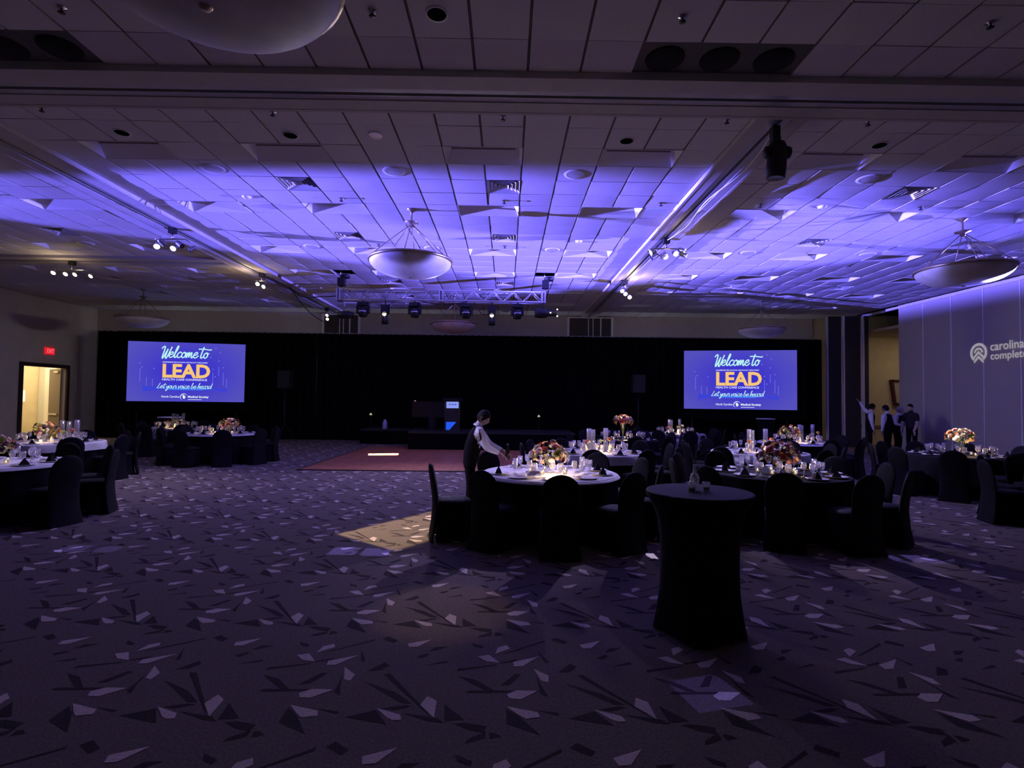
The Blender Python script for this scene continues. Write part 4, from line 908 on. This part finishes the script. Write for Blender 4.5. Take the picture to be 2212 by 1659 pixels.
    if cen != 'none':
        rv = .27 if cen == 'flowers' else .34
        for k in range(5):
            a = k*1.257+.5+ti; CP.put((tx+rv*math.cos(a), ty_+rv*math.sin(a)*.9, ZT), 0, f'lit votive candle, {DIR8[int(((a % 6.2832)+.3927)/.7854) % 8]} of centre on {SHORT[ti]}', f'votive candles on {SHORT[ti]}')
        point('candle_glow', (tx, ty_-.30, ZT+.10), {0: 6, 6: 6, 9: 5, 1: 1.6, 2: 1.4}.get(ti, 2.5), (1., .62, .3), .06)
# a menu card propped on the waiter's table
t = tag(MB().box(-.09, .09, -.003, .003, 0, .13).obj('menu_card', mat('menu_card', (.62, .60, .78), .8), None, (.36, 6.90, ZT+.035), (R(-72), 0, R(8))), "lavender square card propped on a plate at the waiter's table", 'card')

# warm pin spots from the track clusters to the centrepieces
def pin(src, tgt, p, size=4.2, col=(1., .76, .48)): spot('pin_spot', src, tgt, p, col, size, .5, .03)
D_, E_, B_, C_, A_ = (3.6, 12.1, 4.98), (3.62, 16.35, 4.95), (-7.4, 11.8, 5.0), (-7.4, 16.0, 5.1), (-12.2, 15.0, 5.1)
pin(D_, (.78, 7.45, .95), 1700, 7); pin(E_, (3.1, 14.4, 1.30), 3800, 6); pin(E_, (7.35, 14.0, 1.0), 1500, 7); pin(D_, (5.2, 11.0, .85), 550, 8); pin(D_, (1.8, 10.6, .85), 500, 9)
pin(D_, (9.2, 10.9, 1.12), 4200, 6); pin(E_, (5.4, 17.2, .9), 700, 10); pin(C_, (-7.7, 15.0, 1.0), 700, 8); pin(B_, (-9.7, 11.6, 1.0), 600, 8); pin(B_, (-7.4, 7.8, .9), 130, 8); pin(D_, (3.9, 7.75, .95), 130, 8)
# pools of light on the carpet and the dance floor (framing shutters in the lamps)
spot('floor_pool', (-3.66, 16.2, 4.3), (-3.88, 17.15, 0), 20000, (1., .88, .55), 16, 0, .01, gobo=(.105, .062))
spot('floor_pool', (-7.3, 11.7, 4.9), (-1.2, 7.52, 0), 7000, WARM, 16, .3, .03, gobo=(.11, .036))
spot('floor_pool', (-.6, 6.5, 5.3), (-.5, 4.6, 0), 130, (1., .68, .4), 14, .6, .04)
for (x, y), p, a in (((-1.85, 6.3), 420, .028), ((-1.48, 6.27), 420, .028), ((1.61, 6.21), 1500, .020), ((1.24, 3.32), 110, .032), ((-4.94, 6.29), 200, .026), ((-4.55, 6.28), 160, .022), ((4.78, 6.19), 330, .03), ((4.38, 6.2), 300, .026)):
    spot('gobo_spot', (x-.6 if y < 4 else x+.05, y+2.2, 5.2), (x, y, 0), p*3, (.26, .22, 1.) if p < 1000 else (.62, .6, 1.), 9, 0, .005, gobo=(a*1.0, a*.9))

# ------------------------------------------------------------------ cocktail table in front
t = thing('cocktail_table', 'tall black spandex covered cocktail table in front of the right tables', 'table', (1.5, 4.2, 0))
b = MB(); N = 64; rings = []
def cring(r, z, k=0., arch=0.):
    out = []
    for j in range(N):
        a = 2*PI*j/N+.35; q = abs(math.cos(2*a))**2.2; q2 = max(0, q)
        out.append(((r*(1+k*q2))*math.cos(a-.35), (r*(1+k*q2))*math.sin(a-.35), z+arch*(1-q2)))
    return out
for z, r, k, ar in ((1.065, .40, 0, 0), (1.045, .402, 0, 0), (1.02, .392, 0, 0), (.95, .345, 0, 0), (.85, .312, .0, 0), (.7, .288, .02, 0), (.5, .275, .05, 0), (.3, .272, .09, 0), (.12, .280, .15, .02), (.0, .288, .2, .05)):
    rings.append(cring(r, z, k, ar))
b.rings(rings).obj('stretch_cover', black_m, t)
MB().lathe([(0, 1.07), (.38, 1.07), (.398, 1.068), (.40, 1.06)], 48).obj('top_cover', mat('top_spandex', (.045, .042, .05), .75, noise=.1, nscale=20), t)
MB().tube([(0, 0, .05), (0, 0, 1.05)], .035, 10).obj('pole', blk, t); MB().lathe([(0, .012), (.26, .012), (.26, .05), (.05, .06)], 24).obj('foot_plate', blk, t)
# bottle of filler and votive on it
t = thing('bottle_vase', 'small clear bottle vase with dried sprigs on the cocktail table', 'vase', (1.47, 4.22, 1.071))
MB().lathe([(0, .002), (.035, .002), (.037, .01), (.036, .10), (.028, .125), (.014, .14), (.013, .175), (.016, .18), (.012, .18), (.011, .14), (.026, .12), (.033, .10), (.033, .012), (0, .01)], 18).obj('glass_bottle', glass_v, t)
r_ = random.Random(4)
for k in range(7): MB().lathe([(0, -.011), (.012, -.004), (.012, .004), (0, .011)], 8, (r_.uniform(-.016, .016), r_.uniform(-.016, .016), .02+.016*k)).obj('filler_stone', mat('olive_filler', (.22, .19, .09), .4), t)
MB().tube([(0, 0, .10), (.0, 0, .23)], .005, 6).obj('white_stem', china, t)
for k in range(7):
    a = k*.9; MB().tube([(0, 0, .2), (.03*math.cos(a), .03*math.sin(a), .27), (.085*math.cos(a), .085*math.sin(a), .31+.02*(k % 3))], .0025, 5).obj('dried_stem', mat('dried_grey', (.24, .23, .24), .9), t)
    link('dried_leaf', LFM[0] if 0 else MB().add([(0, 0, 0), (.035, .016, .01), (.075, 0, 0), (.035, -.016, .01)], [(0, 1, 2, 3)]).mesh('dried_leaf', MATS['dried_grey']), t, (.07*math.cos(a), .07*math.sin(a), .30+.02*(k % 3)), (0, -.3, a))
for (x, y, lb) in ((1.425, 4.15, 'tiny clear glass of olives left of the bottle on cocktail table'), (1.555, 4.2, 'tiny clear glass cup right of the bottle on cocktail table')):
    q = thing('small_glass', lb, 'glass', (x, y, 1.071)); MB().lathe([(0, .002), (.025, .002), (.03, .07), (.028, .07), (.024, .006), (0, .006)], 14).obj('glass_cup', glass_v, q); MB().lathe([(0, .03), (.024, .03), (.022, .006)], 10).obj('contents', MATS['olive_filler'], q)

# ------------------------------------------------------------------ people
def person(label, J, top='vest', skin=skin_m, hair=hair_m, hands=((1, 0, 0), (1, 0, 0)), look=(1, 0, 0), cap=False):
    """J: joints in world metres. Body grown from a skinned skeleton, coloured by the nearest bone."""
    o0 = Vector((J['pelvis'][0], J['pelvis'][1], 0)); t = thing('person', label, 'person', o0)
    names = list(J); idx = {n: i for i, n in enumerate(names)}
    rad = dict(pelvis=(.155, .14), spine=(.15, .135), chest=(.165, .145), neck=(.058, .058), skull=(.06, .06), sL=(.072, .072), sR=(.072, .072), eL=(.062, .062), eR=(.062, .062), wL=(.032, .03), wR=(.032, .03),
               hL=(.095, .095), hR=(.095, .095), kL=(.065, .065), kR=(.065, .065), aL=(.045, .045), aR=(.045, .045), tL=(.04, .03), tR=(.04, .03))
    bones = [('pelvis', 'spine'), ('spine', 'chest'), ('chest', 'neck'), ('neck', 'skull')]
    for q in 'LR': bones += [('chest', 's'+q), ('s'+q, 'e'+q), ('e'+q, 'w'+q), ('pelvis', 'h'+q), ('h'+q, 'k'+q), ('k'+q, 'a'+q), ('a'+q, 't'+q)]
    me = D.meshes.new('tmp'); me.from_pydata([Vector(J[n])-o0 for n in names], [(idx[a], idx[b]) for a, b in bones], [])
    ob = D.objects.new('tmp', me); COL.objects.link(ob); ob.modifiers.new('s', 'SKIN'); sv = me.skin_vertices[0].data
    for n in names: sv[idx[n]].radius = rad[n]; sv[idx[n]].use_root = (n == 'pelvis')
    ss = ob.modifiers.new('u', 'SUBSURF'); ss.levels = 3; ss.render_levels = 3
    dg = bpy.context.evaluated_depsgraph_get(); bme = D.meshes.new_from_object(ob.evaluated_get(dg)); D.objects.remove(ob)
    b = MB(); P = [Vector(J[n])-o0 for n in names]
    seg = [(a, c, P[idx[a]], P[idx[c]]) for a, c in bones]
    def near(p):
        best = None
        for a, c, u, v in seg:
            d = v-u; s = max(0, min(1, (p-u).dot(d)/d.length_squared)); dist = (u+d*s-p).length; ds = dist/(.5+rad[a][0]*4)
            if a[0] in 'se' and len(a) == 2 and dist > (1.04 if a[0] == 'e' or s < .1 else 1.22)*(rad[a][0]*(1-s)+rad[c][0]*s): ds += .3
            if best is None or ds < best[0]: best = (ds, a, c, s)
        return best
    vest = []
    vs = [v.co.copy() for v in bme.vertices]; fs = [tuple(p.vertices) for p in bme.polygons]; mi = []
    for f in fs:
        c = sum((vs[i] for i in f), Vector())/len(f); _, a, e, s = near(c); key = a[0] if len(a) == 2 else a
        if a in ('pelvis', 'spine') or (a == 'chest' and e in ('neck',) and s < .75) or (a == 'chest' and e[0] == 's' and s < .80): k = 1 if top == 'vest' else 3; vest.append(f)
        elif a == 'chest': k = 1 if top == 'vest' else 3
        elif key == 's': k = 1 if top == 'vest' else (3 if s < .75 else 0)
        elif key == 'e': k = 1 if (top == 'vest' and s < .93) else 0
        elif a == 'neck': k = 1 if (s < .25 and top == 'vest') else 0
        elif key in ('h', 'k'): k = 2
        else: k = 4
        if a == 'pelvis' and e[0] == 'h': k = 2
        if k == 1 and f in vest[-1:]:
            for q in 'LR':      # keep the armhole clear of stray vest faces
                u, v = P[idx['s'+q]], P[idx['e'+q]]; d = v-u; w = (c-u).dot(d)/d.length_squared
                if .04 < w < 1.1 and (u+d*w-c).length < rad['s'+q][0]*1.3: vest.pop(); break
        mi.append(k)
    b.v = [tuple(v) for v in vs]; b.f = fs; b.sm = [True]*len(fs); b.mi = mi
    # head: shaped skull with brow, nose, chin and ears
    H0 = Vector(J['skull'])-o0; fw = Vector(look).normalized(); sd = fw.cross(Vector((0, 0, 1))).normalized(); up = sd.cross(fw)
    hc = H0+up*.045+fw*.012; n, m_ = 20, 14
    def hp(th, ph_, k=1.):
        x, y, z = math.sin(th)*math.cos(ph_), math.sin(th)*math.sin(ph_), math.cos(th)
        fx = .098*x; sy = .076*y; uz = .118*z
        if x > 0:
            nose = math.exp(-((z+.12)/.16)**2-(y/.16)**2); fx += .024*nose; fx -= .010*math.exp(-((z-.15)/.10)**2)*(math.exp(-((abs(y)-.38)/.2)**2)); fx += .006*math.exp(-((z+.8)/.2)**2)
            fx += .006*math.exp(-((z+.48)/.08)**2-(y/.35)**2)
        if z < -.2: sy *= 1-.30*min(1, (-z-.2)/.8); fx *= 1-.12*min(1, (-z-.2)/.8)*(1 if x < 0 else .2)
        return hc+(fw*fx+sd*sy+up*uz)*k
    b.rings([[tuple(hp(PI*(i+.02)/(m_+.04), 2*PI*j/n)) for j in range(n)] for i in range(m_+1)], True, mi=0)
    for s_ in (-1, 1):
        e_ = hc+sd*s_*.076-up*.012; b.add([tuple(e_+fw*a+up*c_+sd*s_*d_) for a, c_, d_ in ((.012, -.03, 0), (.014, .025, .004), (-.012, .035, .02), (-.02, .0, .02), (-.005, -.03, .006))], [(0, 1, 2, 3, 4), (4, 3, 2, 1, 0)], True, 0)
    tops = [skin, shirt_m, vest_m, tee_m, mat('shoe_black', (.008, .008, .008), .3)]
    b.obj('body', tops, t)
    eb = MB()
    for s_ in (-1, 1):
        e_ = hc+fw*.082+sd*s_*.030+up*.016; eb.lathe([(0, -.009), (.009, 0), (0, .009)], 8, tuple(e_))
    eb.obj('eyes', mat('eye_dark', (.02, .015, .012), .2), t)
    mb = MB(); p0 = hc+fw*.099-up*.058; mb.add([tuple(p0-sd*.024-fw*.006), tuple(p0-up*.007), tuple(p0+sd*.024-fw*.006), tuple(p0+up*.006)], [(0, 1, 2, 3)]).obj('mouth', mat('lips', (.30, .12, .10), .5), t)
    hr = MB(); vs2 = []
    for i in range(9):
        ring = []
        for j in range(n):
            ph_ = 2*PI*j/n; front = max(0, math.cos(ph_)); lim = PI*(.66-.30*front-.02*math.sin(3*ph_)) if not cap else PI*(.50-.12*front)
            q = hp(lim*(i+.02)/8, ph_, 1.10 if not cap else 1.07); ring.append(tuple(q))
        vs2.append(ring)
    hr.rings(vs2, True).obj('hair', hair, t)
    if top == 'vest':      # waistcoat shell and collar over the shirt
        used = sorted({i for f in vest for i in f}); mp = {i: k for k, i in enumerate(used)}
        vb = MB(); vb.add([tuple(vs[i]+Vector(bme.vertices[i].normal)*.010) for i in used], [tuple(mp[i] for i in f) for f in vest], True); vb.obj('waistcoat', vest_m, t)
        nk = Vector(J['neck'])-o0; cb = MB(); ax = (Vector(J['skull'])-Vector(J['neck'])).normalized(); q1 = ax.orthogonal().normalized(); q2 = ax.cross(q1)
        cb.rings([[tuple(nk+ax*h+(q1*math.cos(2*PI*j/14)+q2*math.sin(2*PI*j/14))*r) for j in range(14)] for h, r in ((-.02, .070), (.0, .064), (.028, .061), (.002, .070), (-.018, .080))]).obj('collar', shirt_m, t)
        tie0 = nk+fw*.075-up*.02; MB().tube([tie0, tie0+fw*.05-Vector((0, 0, .12)), tie0+fw*.045-Vector((0, 0, .26))], [.018, .022, .016], 6).obj('neck_tie', mat('tie_black', (.012, .010, .012), .6), t)
    for q, hdv in zip('LR', hands):
        w0 = Vector(J['w'+q])-o0; d = Vector(hdv).normalized(); pal = d.cross(Vector((0, 0, 1))); pal = pal.normalized() if pal.length > .1 else Vector((0, 1, 0)); nr = pal.cross(d)
        hb = MB(); secs = []
        for s_, ww, tt in ((-.03, .028, .024), (.02, .034, .018), (.055, .042, .015), (.088, .040, .012)): secs.append([tuple(w0+d*s_+pal*ww*math.cos(2*PI*j/12)+nr*tt*math.sin(2*PI*j/12)) for j in range(12)])
        hb.rings(secs, True, True, True)
        for k, ln in enumerate((.066, .078, .074, .058)):
            r0 = w0+d*.08+pal*(.030-.020*k); hb.tube([r0-d*.012, r0+d*ln*.45-nr*.003, r0+d*ln*.78-nr*.014, r0+d*ln-nr*.026], [.0095, .009, .008, .006], 7)
        r0 = w0+d*.022+pal*.030; hb.tube([r0, r0+pal*.026+d*.022-nr*.006, r0+pal*.032+d*.05-nr*.012], [.012, .010, .007], 7)
        hb.obj('hand', skin, t)
    return t
def J_from(base, dxy, lean=0., sc=1., armL=None, armR=None, face=(1, 0, 0), sh_f=.03):
    """standing skeleton at base (x, y); face: horizontal facing; arms: lists of elbow, wrist offsets from the shoulder in (forward, left, up)."""
    f = Vector(face).normalized(); l = Vector((-f.y, f.x, 0)); b0 = Vector((base[0], base[1], 0))
    P = lambda a, b, c: tuple(b0+(f*a+l*b)*sc+Vector((0, 0, c*sc)))
    J = dict(pelvis=P(0, 0, .96), spine=P(.02+lean*.15, 0, 1.14), chest=P(.02+lean*.35, 0, 1.34), neck=P(.03+lean*.55, 0, 1.49), skull=P(.06+lean*.72, 0, 1.60-lean*.06))
    for q, s in (('L', 1), ('R', -1)):
        J['s'+q] = P(.01+sh_f+lean*.38, s*.185, 1.40); sh = Vector(J['s'+q]); arm = armL if q == 'L' else armR
        for nn, o in zip(('e', 'w'), arm): J[nn+q] = tuple(sh+(f*o[0]+l*o[1])*sc+Vector((0, 0, o[2]*sc)))
        J['h'+q] = P(-.0, s*.095, .88); J['k'+q] = P(.02, s*.10, .49); J['a'+q] = P(-.02, s*.105, .085); J['t'+q] = P(.13, s*.125, .035)
    return J
wj = J_from((-.56, 8.32), None, lean=.18, sc=.915, armL=((.17, .03, -.24), (.40, -.10, -.33)), armR=((.10, -.02, -.26), (.32, .03, -.36)), face=(1, .10, 0), sh_f=.085)
person('waiter in white shirt and black vest bending over the front table', wj, hands=((.9, -.2, -.4), (.85, .1, -.5)), look=(.80, -.28, -.50))
# the bottle in the waiter's far hand
t = thing('water_bottle', "dark bottle held in the waiter's far hand", 'bottle', (wj['wL'][0]+.075, wj['wL'][1]-.03, wj['wL'][2]-.13))
MB().lathe([(0, 0), (.033, 0), (.035, .01), (.035, .13), (.014, .18), (.013, .22), (0, .222)], 14).obj('bottle_body', mat('bottle_dark', (.03, .018, .012), .15), t); MB().lathe([(.015, .22), (.015, .235), (0, .236)], 10).obj('bottle_cap', steel, t)
down = ((.02, .06, -.28), (.07, .05, -.53))
person('man in black vest by the right doorway, arm raised pointing left', J_from((12.62, 18.7), None, sc=1.03, armL=((-.20, .26, .16), (-.32, .50, .42)), armR=((.02, -.05, -.28), (.08, -.03, -.54)), face=(.75, -.5, 0)), hands=((-.5, .1, .6), (.1, 0, -1)), look=(.9, -.25, -.1))
person('man seen from behind in white shirt and black vest, arms hanging', J_from((12.98, 18.3), None, sc=1.0, armL=((-.02, .08, -.28), (.0, .10, -.54)), armR=((.0, -.06, -.28), (.06, -.06, -.54)), face=(-.45, .85, 0)), hands=((.0, .0, -1), (.1, 0, -1)), look=(-.7, .6, 0))
person('staff member in white shirt and black vest, hands clasped, beside partition', J_from((13.82, 19.0), None, sc=.97, armL=((.06, .07, -.27), (.26, -.06, -.30)), armR=((.06, -.07, -.27), (.26, .06, -.30)), face=(.35, -.9, 0)), skin=skin2, hair=grey_hair, hands=((.8, -.5, 0), (.8, .5, 0)), look=(.8, -.5, 0))
person('man in black short sleeved shirt with bare arms, beside partition', J_from((13.80, 18.3), None, sc=1.03, armL=((.08, .06, -.28), (.20, .02, -.52)), armR=((.02, -.07, -.29), (.10, -.06, -.55)), face=(-.75, -.3, 0)), top='tee', skin=skin2, hands=((.3, 0, -1), (.2, 0, -1)), look=(-.8, -.1, 0), cap=True)
